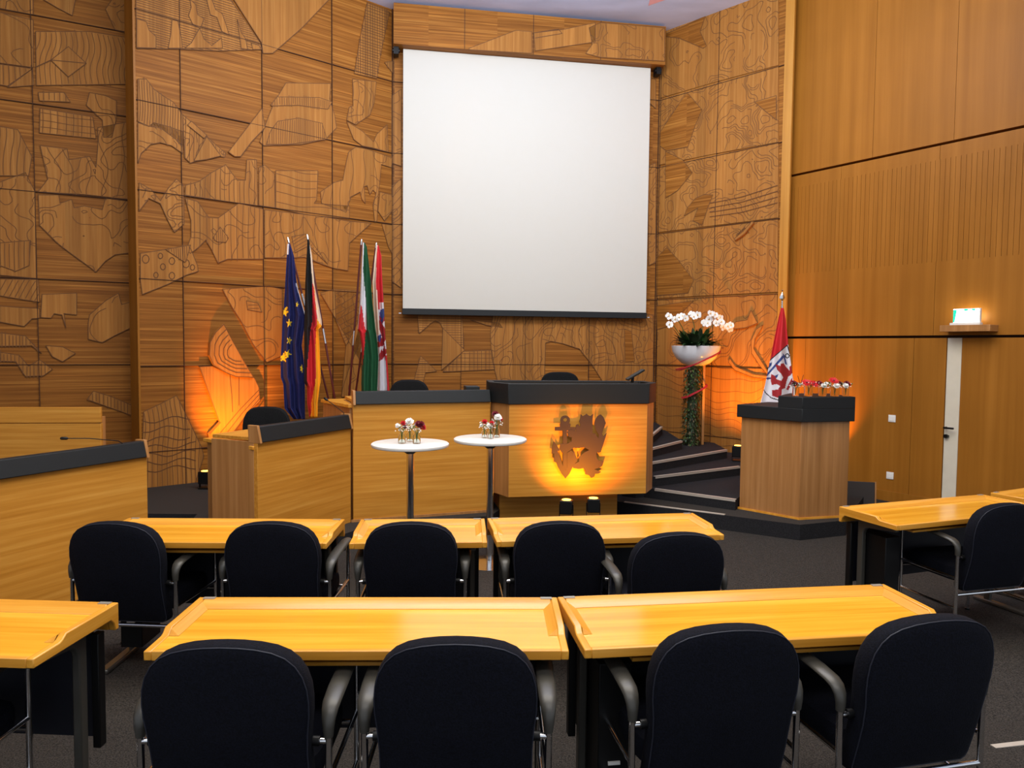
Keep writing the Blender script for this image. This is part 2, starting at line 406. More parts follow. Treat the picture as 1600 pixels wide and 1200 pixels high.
r([(60, 305), (92, 305), (94, 318), (112, 312), (116, 325), (132, 322), (160, 328), (165, 310), (208, 316), (208, 395), (180, 398), (165, 408), (150, 425), (137, 415), (112, 397), (90, 380), (62, 352)], 'contour', sc=3.0, lv=5, wd=0.009)
r([(0, 436), (60, 437), (62, 472), (35, 468), (0, 462)], 'hatch', ang=60, sp=0.05, wob=0.03)
r([(0, 478), (25, 480), (62, 482), (62, 497), (50, 498), (38, 510), (0, 503)], 'plain')
r([(66, 460), (120, 458), (120, 492), (100, 490), (103, 512), (97, 492), (85, 490), (80, 497), (64, 496)], 'plain')
r([(140, 492), (165, 470), (185, 458), (190, 476), (211, 470), (211, 495), (205, 512), (180, 524), (160, 535), (138, 530), (138, 505)], 'contour', sc=2, lv=2)
r([(0, 520), (40, 525), (65, 552), (50, 540), (0, 541)], 'v', sp=0.035, wob=0.01)
r([(0, 550), (30, 555), (45, 572), (62, 562), (82, 577), (68, 587), (40, 588), (25, 565), (0, 564)], 'v', sp=0.035, wob=0.01)
r([(72, 540), (98, 542), (118, 552), (98, 565), (82, 557)], 'plain')
r([(136, 624), (146, 611), (175, 620), (213, 636), (213, 652), (190, 643)], 'v', sp=0.04, wob=0)
WA.done('wall_left')
# ---- big carved wall left of the screen
WB = Mural(B0, C0, 0.0, 3.337, [0.477, 1.447, 2.399, 3.328], R_, thick=0.34)
r = WB.region
r([(212, -10), (352, -10), (380, 30), (406, 68), (408, 78), (340, 80), (275, 77), (213, 76)], 'h', sp=0.026, wob=0.006, wd=0.008, line='groove')
for q in ([(213, 30), (228, 35), (232, 48), (243, 58), (243, 76), (213, 75)], [(268, 32), (277, 34), (283, 62), (284, 76), (262, 76), (266, 55)], [(296, 0), (305, 8), (308, 24), (318, 30), (312, 45), (300, 38), (294, 25), (298, 12)], [(322, 0), (330, 0), (336, 16), (346, 22), (351, 36), (357, 55), (346, 50), (338, 28), (328, 24)], [(288, 76), (298, 68), (311, 45), (318, 62), (330, 72), (345, 60), (347, 76)], [(370, 32), (376, 52), (382, 60), (386, 78), (376, 76)], [(392, 68), (404, 72), (406, 78), (394, 78)]):
    r(q, 'plain', th=0.02)
r([(358, -10), (520, -10), (512, 1), (470, 45), (446, 66), (425, 84), (410, 84), (408, 68)], 'plain', th=0.022)
r([(215, 124), (228, 124), (240, 140), (254, 150), (270, 160), (285, 180), (285, 228), (270, 215), (250, 200), (233, 198), (215, 190)], 'v', sp=0.03, wob=0.02)
r([(215, 192), (232, 198), (240, 192), (262, 198), (285, 206), (285, 240), (268, 228), (250, 223), (235, 226), (220, 240), (215, 255)], 'contour', sc=4, lv=3)
r([(285, 180), (297, 190), (323, 214), (352, 240), (350, 246), (335, 243), (297, 255), (288, 246)], 'contour+v', sc=4, sp=0.05)
r([(298, 190), (322, 212), (318, 217), (292, 196)], 'plain', th=0.024)
r([(322, 214), (344, 244), (320, 250), (302, 252)], 'plain', th=0.022)
r([(408, 170), (413, 200), (392, 222), (375, 245), (366, 245), (356, 238)], 'plain', th=0.022)
r([(428, 160), (446, 130), (516, 131), (514, 155), (522, 180), (525, 200), (508, 218), (470, 226), (412, 228), (405, 222), (414, 195)], 'plain')
r([(422, 165), (432, 152), (498, 153), (518, 160), (511, 171), (465, 165), (425, 166)], 'v', sp=0.03, wob=0.01, th=0.019)
r([(415, 226), (422, 205), (433, 190), (466, 185), (502, 193), (510, 218), (480, 222), (450, 226)], 'v', sp=0.028, wob=0.02, th=0.019)
r([(573, 5), (608, 19), (600, 55), (592, 95), (588, 123), (553, 115), (562, 60)], 'grid', sp=0.038, wob=0.0, wd=0.009, line='groove')
r([(600, 98), (614, 96), (614, 116)], 'v', sp=0.03)
r([(550, 124), (587, 128), (584, 160), (577, 180), (555, 195), (541, 188), (545, 168), (551, 166)], 'contour+v', sc=3, sp=0.09, wob=0.1)
r([(541, 190), (565, 205), (583, 222), (588, 210), (604, 195), (606, 238), (585, 232), (565, 228), (552, 218)], 'contour', sc=2.5, lv=2)
r([(544, 238), (555, 230), (575, 234), (612, 247), (611, 262), (595, 257), (593, 280), (590, 305), (588, 345), (585, 348), (582, 320), (587, 302), (582, 297), (577, 304), (573, 290), (568, 292), (570, 318), (565, 312), (562, 300), (547, 308), (540, 332), (502, 318), (500, 300), (522, 285), (535, 282), (540, 255)], 'contour+v', sc=2.5, lv=3, sp=0.16, wob=0.15)
r([(593, 300), (612, 305), (612, 330), (600, 345), (590, 330)], 'contour', sc=4)
r([(430, 267), (496, 267), (494, 312), (490, 318), (545, 322), (545, 342), (480, 336), (430, 325)], 'h', sp=0.11, wob=0.05)
r([(404, 262), (413, 258), (428, 272), (429, 325), (404, 321)], 'contour', sc=3, lv=2)
r([(289, 290), (310, 284), (330, 270), (352, 258), (370, 282), (383, 282), (385, 250), (400, 250), (402, 322), (340, 313), (289, 305)], 'contour+v', sc=3, lv=3, sp=0.06)
r([(217, 286), (235, 296), (250, 314), (262, 295), (275, 280), (286, 290), (287, 350), (272, 363), (262, 345), (250, 318), (232, 310), (217, 330)], 'contour', sc=5, lv=5, wd=0.010)
r([(289, 310), (308, 315), (325, 340), (340, 341), (372, 318), (411, 327), (411, 405), (355, 405), (340, 411), (330, 390), (321, 375), (308, 388), (297, 396), (290, 392), (298, 370), (298, 345)], 'contour+v', sc=2.4, lv=3, sp=0.07)
r([(332, 372), (343, 355), (356, 372), (352, 379), (338, 378)], 'v', sp=0.025, th=0.02)
r([(219, 396), (258, 390), (297, 388), (308, 415), (309, 424), (290, 430), (262, 444), (222, 460), (219, 438)], 'plain')
r([(258, 390), (297, 383), (290, 408), (288, 410)], 'v', sp=0.025, th=0.02)
for (cx_, cy_, rr) in ((250, 400, 4), (268, 408, 5), (254, 417, 4.5), (243, 430, 4), (268, 431, 5), (227, 405, 6), (290, 412, 6), (300, 418, 4)):
    WB.px([(cx_ + rr * math.cos(t) * 0.9, cy_ + rr * math.sin(t) * 1.1) for t in [2 * PI * k / 9 for k in range(10)]], th=0.014)
r([(413, 328), (455, 333), (500, 338), (545, 346), (579, 349), (545, 380), (543, 423), (520, 419), (500, 412), (475, 402), (455, 403), (413, 403)], 'contour+v', sc=2.3, lv=3, sp=0.15, wob=0.12)
r([(455, 370), (477, 366), (510, 412), (482, 384), (460, 395)], 'hatch', ang=35, sp=0.04, th=0.02)
r([(596, 350), (612, 352), (614, 400), (606, 385)], 'contour', sc=4)
r([(347, 452), (420, 447), (440, 452), (440, 556), (416, 566), (395, 538), (375, 500), (362, 480)], 'contour', sc=2.2, lv=5, wd=0.009)
r([(384, 470), (402, 474), (408, 488), (386, 484)], 'h', sp=0.05, th=0.02)
r([(500, 458), (520, 452), (575, 455), (590, 478), (575, 500), (560, 540), (545, 575), (535, 605), (533, 620), (575, 622), (560, 560)], 'contour', sc=3, lv=2)
r([(522, 456), (577, 456), (560, 500), (540, 540), (524, 500)], 'contour+hatch', sc=4, ang=30, sp=0.08)
r([(540, 540), (556, 520), (556, 620), (533, 620)], 'plain', th=0.01)
# raised oval with nested cuts, and the tall body under it
P_f = [(346, 507), (358, 530), (378, 566), (392, 589), (365, 588), (352, 583), (330, 570), (324, 555), (325, 535), (333, 520)]
r([(310, 573), (330, 572), (357, 585), (395, 590), (402, 605), (404, 626), (385, 645), (350, 690), (325, 690), (323, 676), (341, 660), (325, 615)], 'plain', th=0.05)
WB.px([(357, 585), (360, 620), (361, 643)], th=0.05); WB.px([(371, 590), (371, 633)], th=0.05)
for o in (0, 9, 18, 30): WB.px([(340 + o, 678 + o * 0.2), (372 + o * 0.5, 640 + o * 0.5), (403, 608 + o * 0.8)], th=0.05)
WB.px([(325, 677), (341, 659)], th=0.05, wd=0.03)
r(P_f, 'plain', th=0.085)
cx_, cy_ = 358, 553
for k in (0.82, 0.64, 0.47, 0.32):
    WB.px([(cx_ + (x - cx_) * k + (1 - k) * 6, cy_ + (y - cy_) * k) for x, y in P_f[3:] + P_f[:1]], th=0.085, wd=0.011)
r([(224, 643), (250, 631), (275, 618), (284, 635), (292, 652), (303, 675), (314, 698), (318, 712), (309, 740), (298, 775), (220, 775)], 'v', sp=0.05, wob=0.05)
for k, y_ in enumerate((658, 672, 688, 700, 712, 724, 735)):
    WB.px([(224 + 9 * i, y_ + 4 * math.sin(i * 0.9 + k) - i * 0.7) for i in range(9 if k < 3 else 10)], th=0.014, wd=0.012)
WB.done('wall_back_left')
# ---- wall behind the screen
WC = Mural(C0, D0, 0.0, 4.006, [0.02, 0.998, 1.958, 2.938, 3.975], R_, base='mural_mid')
r = WC.region
r([(652, 492), (722, 492), (724, 544), (700, 530), (688, 505), (680, 501), (672, 506), (655, 521)], 'h', sp=0.035, wob=0)
r([(692, 513), (726, 547), (690, 578)], 'plain', th=0.018)
r([(724, 549), (768, 547), (773, 577), (692, 581), (700, 572)], 'grid', sp=0.06, wob=0)
r([(657, 556), (672, 570), (682, 580), (665, 582), (660, 600), (645, 602)], 'h', sp=0.035, wob=0)
r([(770, 492), (1020, 492), (1020, 610), (945, 602), (925, 570), (905, 545), (880, 537), (860, 533), (852, 536), (850, 605), (780, 605), (768, 560), (766, 520)], 'contour+v', sc=2.4, lv=5, sp=0.13, wob=0.16)
r([(975, 514), (986, 518), (991, 564), (976, 566)], 'plain', th=0.02, mat='mural')
r([(735, 500), (780, 505), (785, 512), (760, 508)], 'plain')
r([(612, 150), (627, 140), (627, 260), (612, 255)], 'contour', sc=3)
r([(612, 290), (627, 280), (627, 450), (613, 440)], 'contour+hatch', sc=3, ang=45, sp=0.09)
r([(1012, 120), (1024, 125), (1024, 170), (1013, 160)], 'contour', sc=3)
r([(1012, 260), (1024, 255), (1024, 410), (1013, 415)], 'contour', sc=4)
WC.done('wall_back')
# ---- carved wall right of the screen
WD = Mural(D0, D1, -0.02, 1.955, [0.017, 0.984], R_, thick=0.14, base='mural_right')
r = WD.region
r([(1030, 30), (1217, -60), (1217, 102), (1119, 128), (1030, 154)], 'contour', sc=2.8, lv=6, edge=False)
r([(1030, 156), (1119, 130), (1217, 104), (1217, 222), (1119, 240), (1030, 258)], 'contour', sc=3.2, lv=7, edge=False)
r([(1030, 261), (1119, 242), (1217, 224), (1217, 340), (1119, 352), (1029, 363)], 'contour', sc=3.0, lv=6, edge=False)
r([(1028, 366), (1119, 355), (1216, 343), (1216, 456), (1119, 461), (1028, 466)], 'contour', sc=3.4, lv=6, edge=False)
r([(1028, 468), (1119, 463), (1215, 459), (1215, 574), (1119, 571), (1028, 569)], 'contour', sc=2.8, lv=6, edge=False, wd=0.009)
r([(1028, 572), (1119, 574), (1215, 577), (1215, 745), (1150, 735), (1119, 720), (1028, 715)], 'h', sp=0.13, wob=0.16, edge=False, wd=0.008)
for q in ([(1034, 57), (1068, 42), (1103, 26), (1095, 50), (1105, 72), (1100, 76), (1062, 60)], [(1075, 145), (1098, 172), (1088, 195), (1076, 230), (1042, 236), (1032, 228), (1032, 208), (1064, 160)], [(1041, 237), (1068, 250), (1083, 270), (1060, 298), (1041, 310)], [(1070, 338), (1075, 325), (1088, 310), (1102, 304), (1115, 305), (1108, 322), (1098, 352), (1084, 345), (1092, 325), (1080, 332)], [(1025, 405), (1043, 387), (1060, 405), (1085, 438), (1076, 458), (1027, 462)], [(1027, 478), (1085, 470), (1045, 510), (1028, 515)], [(1180, 160), (1214, 150), (1214, 188), (1198, 175)]):
    r(q, 'plain', th=0.02, mat='mural')
for k in range(4): WD.px([(1110, 318 + k * 7), (1160, 308 + k * 8), (1216, 290 + k * 9)], th=0.02)
WD.px([(1172, 372 - 8), (1165, 356), (1152, 368)], th=0.03); WD.region([(1150, 374), (1164, 362), (1178, 346), (1180, 349), (1166, 366), (1152, 376)], 'plain', th=0.05)
r([(1143, 515), (1152, 503), (1170, 500), (1176, 485), (1186, 505), (1168, 512), (1150, 514)], 'plain', th=0.045)
r([(1176, 533), (1184, 515), (1194, 508), (1192, 514), (1182, 530), (1180, 545), (1198, 574), (1206, 590), (1190, 572), (1177, 552)], 'plain', th=0.045)
r([(1143, 560), (1152, 573), (1180, 585), (1205, 588), (1204, 592), (1178, 589), (1150, 578), (1141, 566)], 'plain', th=0.045)
wd = WD.done('wall_back_right')
MAT['trimoak'] = wood('trim_oak', srgb(166, 112, 34), srgb(178, 122, 42), srgb(188, 134, 52), 'z', 0.4, 20, rough=0.4, bump=0.03)
# oak trim closing the free edge of the carved wall
tm = MB(); tm.box((2.02, -0.005, (CEIL - 0.05) / 2), (0.12, 0.04, CEIL + 0.05), 'trimoak')
struct(tm.build('trim_1', loc=(D0[0], D0[1], 0), rz=WD.rz, smooth=False))
tm = MB(); tm.box((-0.012, 0.16, (CEIL - 0.05) / 2), (0.022, 0.36, CEIL + 0.05), 'side')
struct(tm.build('trim_2', loc=(B0[0], B0[1], 0), rz=WB.rz, smooth=False))

# ---- right wall: smooth veneer, slotted acoustic band, two shadow joints
rzE = math.atan2(E1[1] - E0[1], E1[0] - E0[0])
def onE(u, y=0.0, z=0.0):
    c, s_ = math.cos(rzE), math.sin(rzE); return Vector((E0[0] + c * u - s_ * y, E0[1] + s_ * u + c * y, z))
we = MB()
UE0, UE1 = -0.9, 7.0
def pan(u0, u1, z0, z1, m='side'): we.box(((u0 + u1) / 2, 0.06, (z0 + z1) / 2), (u1 - u0 - 0.004, 0.12, z1 - z0), m)
J1, J2 = 4.07, 1.915
us = [UE0, 0.0, 1.12, 2.04, 3.2, 4.3, 5.4, UE1]
for a, b in zip(us, us[1:]): pan(a, b, J1 + 0.015, CEIL)
us = [UE0, 0.726, 1.9, 3.0, 4.1, 5.2, UE1]
for a, b in zip(us, us[1:]):
    pan(a, b, 3.9, J1 - 0.015); pan(a, b, J2 + 0.015, 2.76)
for a, b in zip([UE0, 0.3, 0.726, 1.694], [0.3, 0.726, 1.694, 2.05]): pan(a, b, -0.06, J2 - 0.015)
for a, b in zip([2.208, 3.3, 4.4, 5.5], [3.3, 4.4, 5.5, UE1]): pan(a, b, -0.06, J2 - 0.015)
# slotted band: laths with real gaps in front of a dark backing
u = UE0
while u < 4.6:
    if u > -0.2: we.box((u + 0.027, 0.05, 3.33), (0.0505, 0.10, 1.14), 'side')
    u += 0.054
pan(UE0, -0.15, 2.76, 3.9); pan(4.6, UE1, 2.76, 3.9)
we.box(((UE0 + UE1) / 2, 0.14, CEIL / 2), (UE1 - UE0, 0.06, CEIL), 'seam')
struct(we.build('wall_right', loc=(E0[0], E0[1], 0), rz=rzE, smooth=False))
bb = MB(); bb.box((0.8, -0.008, 0.01), (2.5, 0.016, 0.12), 'side'); struct(bb.build('baseboard_right', loc=(E0[0], E0[1], 0), rz=rzE))
dm = MB(); dm.box((2.129, 0.05, 0.925), (0.15, 0.08, 1.95), 'cream')
door = struct(dm.build('door_1', loc=(E0[0], E0[1], 0), rz=rzE, bevel=0.003))
h = MB(); h.tube([(2.077, 0.01, 0.895), (2.077, -0.05, 0.895), (2.085, -0.055, 0.895), (2.18, -0.055, 0.895)], 0.011, 'black'); h.build('door_handle', door)
h = MB(); h.box((2.10, 0.0, 0.80), (0.022, 0.03, 0.022), 'steel'); h.tube([(2.085, 0.0, 0.80), (2.085, -0.03, 0.80)], 0.022, 'black'); h.build('lock_knob', door)

# ---- room shell out of view on the sides
sm = MB(); sm.box((-8.95, 4.2, CEIL / 2), (0.1, 8.0, CEIL), 'side'); struct(sm.build('wall_side', smooth=False))

# ---- stage: low platform and the winding steps
plat = [(-8.9, 6.96), (-3.05, 6.96), (-2.85, 6.1), (-2.06, 5.42), (-1.85, 5.5), (-1.30, 6.58), (-0.2, 7.0), (-0.05, 7.5), (1.10, 7.745), (1.213, 7.68), (2.128, 7.125), (2.735, 6.76), (3.26, 6.96), (4.05, 8.2), (4.35, 8.7), (3.72, 9.6), (3.4, 9.66), (2.1, 10.9), (-1.70, 10.35), (-4.2, 8.2), (-5.3, 8.5), (-8.9, 6.98)]
pm = MB(); pm.prism(plat, -0.2, 0.10, 'carpet', 'stepcarpet'); struct(pm.build('platform', smooth=False))
st = thing('stage_steps', 'fan of charcoal carpeted winding steps with pale nosing strips right of the crest rostrum', 'steps')
STEPS = [
    (0.21, [(1.25, 8.12), (1.579, 7.876), (2.30, 7.341), (2.42, 7.55), (2.7, 8.1), (3.2, 8.5), (3.7, 9.0), (3.45, 9.55), (2.2, 10.9), (1.25, 10.8)], ((1.579, 7.876), (2.30, 7.341))),
    (0.32, [(1.38, 7.91), (1.611, 8.015), (2.794, 8.776), (3.45, 9.2), (3.4, 9.6), (2.2, 10.88), (1.25, 10.8), (1.25, 8.0)], ((1.611, 8.015), (2.794, 8.776))),
    (0.43, [(1.4, 8.11), (1.624, 8.316), (2.832, 9.442), (2.86, 10.15), (2.2, 10.85), (1.25, 10.8), (1.25, 8.1)], ((1.624, 8.316), (2.832, 9.442))),
    (0.54, [(1.4, 8.30), (1.696, 8.704), (2.246, 9.463), (2.28, 10.7), (2.2, 10.8), (1.25, 10.8), (1.25, 8.3)], ((1.696, 8.704), (2.246, 9.463))),
    (0.65, [(1.4, 8.22), (1.767, 9.082), (2.123, 10.14), (2.15, 10.78), (-1.2, 10.25), (-1.15, 8.2), (-0.3, 8.10)], ((1.767, 9.082), (2.123, 10.14)))]
def strip_on(parent, a, b, z):
    d = Vector((b[0] - a[0], b[1] - a[1], 0)); L = d.length; d.normalize(); n_ = Vector((-d.y, d.x, 0))
    if n_.y < 0: n_ = -n_
    s_ = MB(); c = (Vector((a[0], a[1], 0)) + Vector((b[0], b[1], 0))) / 2 + n_ * 0.012
    s_.box((c.x, c.y, z + 0.002), (L, 0.034, 0.008), 'nosing', rz=math.atan2(d.y, d.x)); s_.box((c.x - n_.x * 0.014, c.y - n_.y * 0.014, z - 0.008), (L, 0.006, 0.024), 'nosing', rz=math.atan2(d.y, d.x))
    s_.build('nosing_strip', parent)
MAT['nosing'] = flat('aluminium_nosing', srgb(190, 180, 168), 0.45, 0.2)
z0 = 0.10
for z1, poly, sp_ in STEPS:
    s_ = MB(); s_.prism(poly, 0.10, z1, 'stepcarpet'); o = s_.build('step', st, smooth=False); strip_on(o, sp_[0], sp_[1], z1); z0 = z1
nm = MB(); a = Vector((1.213, 7.68, 0)); b = Vector((2.128, 7.125, 0)); c = (a + b) / 2; nm.box((c.x + 0.008, c.y + 0.015, 0.103), ((b - a).length, 0.034, 0.008), 'nosing', rz=math.atan2((b - a).y, (b - a).x))
struct(nm.build('trim_3'))
nm = MB(); nm.box((2.42, 3.21, 0.004 - 0.026), (0.5, 0.03, 0.008), 'nosing', rz=0.2); struct(nm.build('trim_4'))

# ================================================================ COUNTERS
def profile(mb, pts, x0, x1, m):          # (y, z) outline swept along x
    a = sum(pts[i][0] * pts[(i + 1) % len(pts)][1] - pts[(i + 1) % len(pts)][0] * pts[i][1] for i in range(len(pts)))
    if a < 0: pts = pts[::-1]
    n = len(pts)
    vs = [(x0, y, z) for y, z in pts] + [(x1, y, z) for y, z in pts]
    mb.add(vs, [tuple(range(n - 1, -1, -1)), tuple(range(n, 2 * n))] + [(i, (i + 1) % n, (i + 1) % n + n, i + n) for i in range(n)], m)
def offset_poly(poly, d):
    n = len(poly); a = sum(poly[i][0] * poly[(i + 1) % n][1] - poly[(i + 1) % n][0] * poly[i][1] for i in range(n))
    if a < 0: poly = poly[::-1]
    out = []
    for i in range(n):
        p0, p1, p2 = Vector(poly[i - 1]), Vector(poly[i]), Vector(poly[(i + 1) % n])
        n1 = (p1 - p0).normalized(); n2 = (p2 - p1).normalized(); n1 = Vector((n1.y, -n1.x)); n2 = Vector((n2.y, -n2.x))
        b = (n1 + n2).normalized(); k = d / max(0.35, b.dot(n1)); out.append((p1.x + b.x * k, p1.y + b.y * k))
    return out
def counter(name, label, a, b, base, zband, ztop, depth=0.62, cap_left=True, cap_right=True):
    L = math.hypot(b[0] - a[0], b[1] - a[1]); rz = math.atan2(b[1] - a[1], b[0] - a[0])
    t = thing(name, label, 'counter', (a[0], a[1], base), rz)
    m = MB(); m.box((L / 2, 0.02, (zband - base) / 2 + 0.01), (L, 0.04, zband - base + 0.02), 'counter'); m.build('front_panel', t, bevel=0.003)
    m = MB(); profile(m, [(-0.028, zband - base), (0.04, zband - base), (0.075, ztop - base), (0.005, ztop - base)], 0.02 if cap_left else 0.0, L - (0.02 if cap_right else 0), 'band'); m.build('padded_band', t, bevel=0.006)
    m = MB(); m.box((L / 2, depth / 2 + 0.04, ztop - base - 0.10), (L - 0.02, depth, 0.03), 'counter'); m.build('worktop', t, bevel=0.004)
    for on, x in ((cap_left, 0.01), (cap_right, L - 0.01)):
        m = MB()
        if on: profile(m, [(-0.032, zband - base - 0.006), (0.09, zband - base - 0.006), (0.1, ztop - base + 0.01), (0.0, ztop - base + 0.01)], x - 0.012, x + 0.012, 'counter_v')
        m.box((x, depth / 2 + 0.04, (ztop - base - 0.12) / 2), (0.02, depth, ztop - base - 0.12), 'counter_v'); m.build('side_panel', t, bevel=0.003)
    return t
P1 = (-1.475, 6.70)
c1 = counter('council_counter', 'long oak veneer counter with charcoal padded top edge left of the crest rostrum', P1, (-0.215, 7.17), 0.10, 1.205, 1.325, cap_right=False)
c2 = counter('angled_counter', 'shorter oak counter set at an angle below the blue and black red gold flags', (-1.985, 5.62), (-1.495, 6.69), 0.10, 0.985, 1.11, depth=0.45)
# side wing of the angled counter
mi = c2.matrix_basis.inverted() if False else None
def child_world(mb, name, parent, **k):
    """mesh given in room coordinates, parented to a placed empty"""
    o = mb.build(name, parent, **k); o.matrix_parent_inverse = (Matrix.Translation(parent.location) @ parent.rotation_euler.to_matrix().to_4x4()).inverted(); return o
wing = [(-2.03, 5.66), (-2.58, 6.10), (-2.30, 6.46), (-1.83, 6.08)]
m = MB(); m.prism(wing, 0.10, 0.925, 'counter_v'); child_world(m, 'wing_cabinet', c2, bevel=0.003)
m = MB(); m.prism(offset_poly(wing, 0.025), 0.925, 0.957, 'desk_edge'); child_world(m, 'wing_top', c2, bevel=0.005)
wing = [(-1.525, 6.79), (-1.93, 7.38), (-1.6, 7.62), (-1.16, 6.98)]
m = MB(); m.prism(wing, 0.10, 1.165, 'counter_v'); child_world(m, 'wing_cabinet', c1, bevel=0.003)
m = MB(); m.prism(offset_poly(wing, 0.02), 1.165, 1.20, 'desk_edge'); child_world(m, 'wing_top', c1, bevel=0.005)
m = MB(); m.box((0.66, -0.004, 0.012), (1.36, 0.012, 0.024), 'counter_v'); m.build('foot_strip', c1)
c3 = counter('side_counter', 'oak counter with charcoal padded top at the left edge, a microphone lying over it', (-4.15, 2.56), (-2.80, 5.52), LOW, 0.885, 1.005, depth=0.5)
# bench behind it
bt = thing('back_bench', 'low oak bench front with a horizontal joint standing before the left carved wall', 'bench', (-5.3, 6.60, 0.0), 0.10)
m = MB(); m.box((0.73, 0.02, 0.50), (1.46, 0.04, 1.0), 'counter'); m.build('front_panel', bt, bevel=0.003)
m = MB(); m.box((0.73, 0.012, 1.08), (1.46, 0.035, 0.145), 'counter'); m.build('upper_board', bt, bevel=0.003)
m = MB(); m.box((1.44, 0.07, 0.53), (0.02, 0.10, 1.06), 'counter_v'); m.build('side_panel', bt, bevel=0.003)
m = MB(); m.box((0.73, 0.09, 0.90), (1.40, 0.10, 0.03), 'counter'); m.build('shelf', bt, bevel=0.003)

# ---------------------------------------------------------------- rostrum with the crest
RF0, RF1 = (-0.025, 6.93), (1.35, 7.18)
rz = math.atan2(RF1[1] - RF0[1], RF1[0] - RF0[0]); RL = math.hypot(RF1[0] - RF0[0], RF1[1] - RF0[1])
rt = thing('rostrum', 'tall oak rostrum with charcoal padded band and amber-lit metal crest on its front', 'rostrum', (RF0[0], RF0[1], LOW), rz)
def loc_(p, q=RF0, a=rz):
    dx, dy = p[0] - q[0], p[1] - q[1]; return (dx * math.cos(a) + dy * math.sin(a), -dx * math.sin(a) + dy * math.cos(a))
foot = [(0, 0), (RL, 0), loc_((1.465, 7.45)), loc_((1.40, 7.76)), loc_((-0.25, 7.62)), loc_((-0.21, 7.22))]
m = MB(); m.box((RL / 2, 0.015, 0.80), (RL, 0.03, 0.90), 'counter'); m.build('front_panel', rt, bevel=0.002)
def face(mb, p, q, z0, z1, th, mat):
    d = Vector((q[0] - p[0], q[1] - p[1])); L = d.length; a = math.atan2(d.y, d.x); c = (Vector(p) + Vector(q)) / 2 + Vector((-math.sin(a), math.cos(a))) * th / 2
    mb.box((c.x, c.y, (z0 + z1) / 2), (L, th, z1 - z0), mat, rz=a)
m = MB(); face(m, foot[1], foot[2], 0.35, 1.25, 0.03, 'counter_v'); m.build('right_panel', rt)
m = MB(); face(m, foot[5], foot[0], 0.35, 1.25, 0.03, 'counter_v'); m.build('left_panel', rt)
m = MB(); m.prism([(x, y) for x, y in offset_poly(foot, -0.03)], 0.36, 0.39, 'counter'); m.build('bottom_board', rt)
m = MB(); m.prism(offset_poly(foot, -0.02), 1.33, 1.36, 'counter'); m.build('worktop', rt)
m = MB()
bf = offset_poly(foot, 0.02); bi = offset_poly(foot, -0.04)
n = len(bf)
# open ring of padded band around the top
vs = [(x, y, 1.252) for x, y in bf] + [(x, y, 1.452) for x, y in bf] + [(x, y, 1.452) for x, y in bi] + [(x, y, 1.252) for x, y in bi]
fs = []
for i in range(n):
    j = (i + 1) % n
    fs += [(i, j, n + j, n + i), (n + i, n + j, 2 * n + j, 2 * n + i), (2 * n + i, 2 * n + j, 3 * n + j, 3 * n + i), (3 * n + i, 3 * n + j, j, i)]
m.add(vs, fs, 'band'); m.build('padded_band', rt, bevel=0.006)
m = MB(); m.box((0.60, 0.62, 0.22), (1.25, 0.5, 0.44), 'counter'); m.build('plinth', rt)
m = MB(); m.box((-0.30, 0.52, 1.37), (0.14, 0.22, 0.06), 'band'); m.build('side_pad', rt, bevel=0.005)
# crest: lion with crown, anchor and forked tail, cut from plate
cx0 = 903.5; S8 = 8.0
def cr(x, y):       # crest tracing in plate coordinates -> local x,z on the front face
    px, py = 840 + x / S8, 620 + y / S8
    p = atpl(px, py, RF0, RF1); u, v = loc_((p.x, p.y)); return (u, p.z - LOW)
CREST = {
 'stock': [(200, 370), (300, 368), (455, 372), (455, 415), (200, 415)],
 'shank': [(300, 380), (350, 380), (350, 900), (300, 900)],
 'collar': [(262, 330), (285, 312), (370, 312), (395, 335), (390, 375), (265, 375)],
 'fluke': [(185, 545), (222, 590), (265, 662), (232, 668), (262, 740), (300, 855), (330, 905), (352, 872), (352, 690), (400, 660), (440, 690), (480, 780), (455, 815), (418, 872), (380, 950), (330, 1010), (285, 950), (240, 870), (215, 810), (186, 800), (190, 700), (160, 700), (165, 620)],
 'head': [(520, 210), (548, 235), (572, 222), (595, 205), (615, 225), (640, 235), (676, 208), (668, 262), (665, 300), (668, 440), (690, 520), (640, 560), (560, 560), (500, 470), (455, 400), (462, 345), (490, 335), (505, 365), (520, 350), (502, 300), (515, 262)],
 'body': [(395, 400), (470, 420), (560, 480), (690, 500), (730, 600), (745, 655), (716, 700), (716, 745), (745, 790), (808, 790), (790, 850), (765, 868), (735, 880), (690, 895), (774, 925), (745, 948), (700, 950), (690, 985), (650, 1002), (625, 970), (575, 955), (575, 905), (550, 880), (500, 890), (430, 880), (415, 840), (500, 800), (500, 740), (560, 690), (625, 655), (560, 622), (500, 632), (430, 628), (380, 665), (345, 690), (290, 690), (255, 640), (270, 575), (350, 578), (405, 550), (410, 500), (370, 490), (350, 430)],
 'tail': [(690, 330), (700, 280), (730, 235), (755, 218), (772, 215), (805, 250), (832, 320), (800, 400), (785, 450), (800, 490), (845, 442), (815, 540), (770, 680), (738, 690), (690, 650), (650, 590), (640, 540), (660, 450), (700, 450), (740, 510), (745, 470), (705, 400)],
 'spike': [(440, 665), (480, 790), (455, 815), (402, 765)],
}
m = MB()
for i, (k_, pts) in enumerate(CREST.items()):
    m.plate([cr(*p) for p in pts], -0.045 - 0.0004 * i, -0.053 - 0.0004 * i, 'bronze')
ringo = [(328 + 60 * math.cos(t), 287 + 60 * math.sin(t)) for t in [2 * PI * k / 20 for k in range(20)]]
ringi = [(328 + 24 * math.cos(t), 282 + 22 * math.sin(t)) for t in [2 * PI * k / 20 for k in range(20)]]
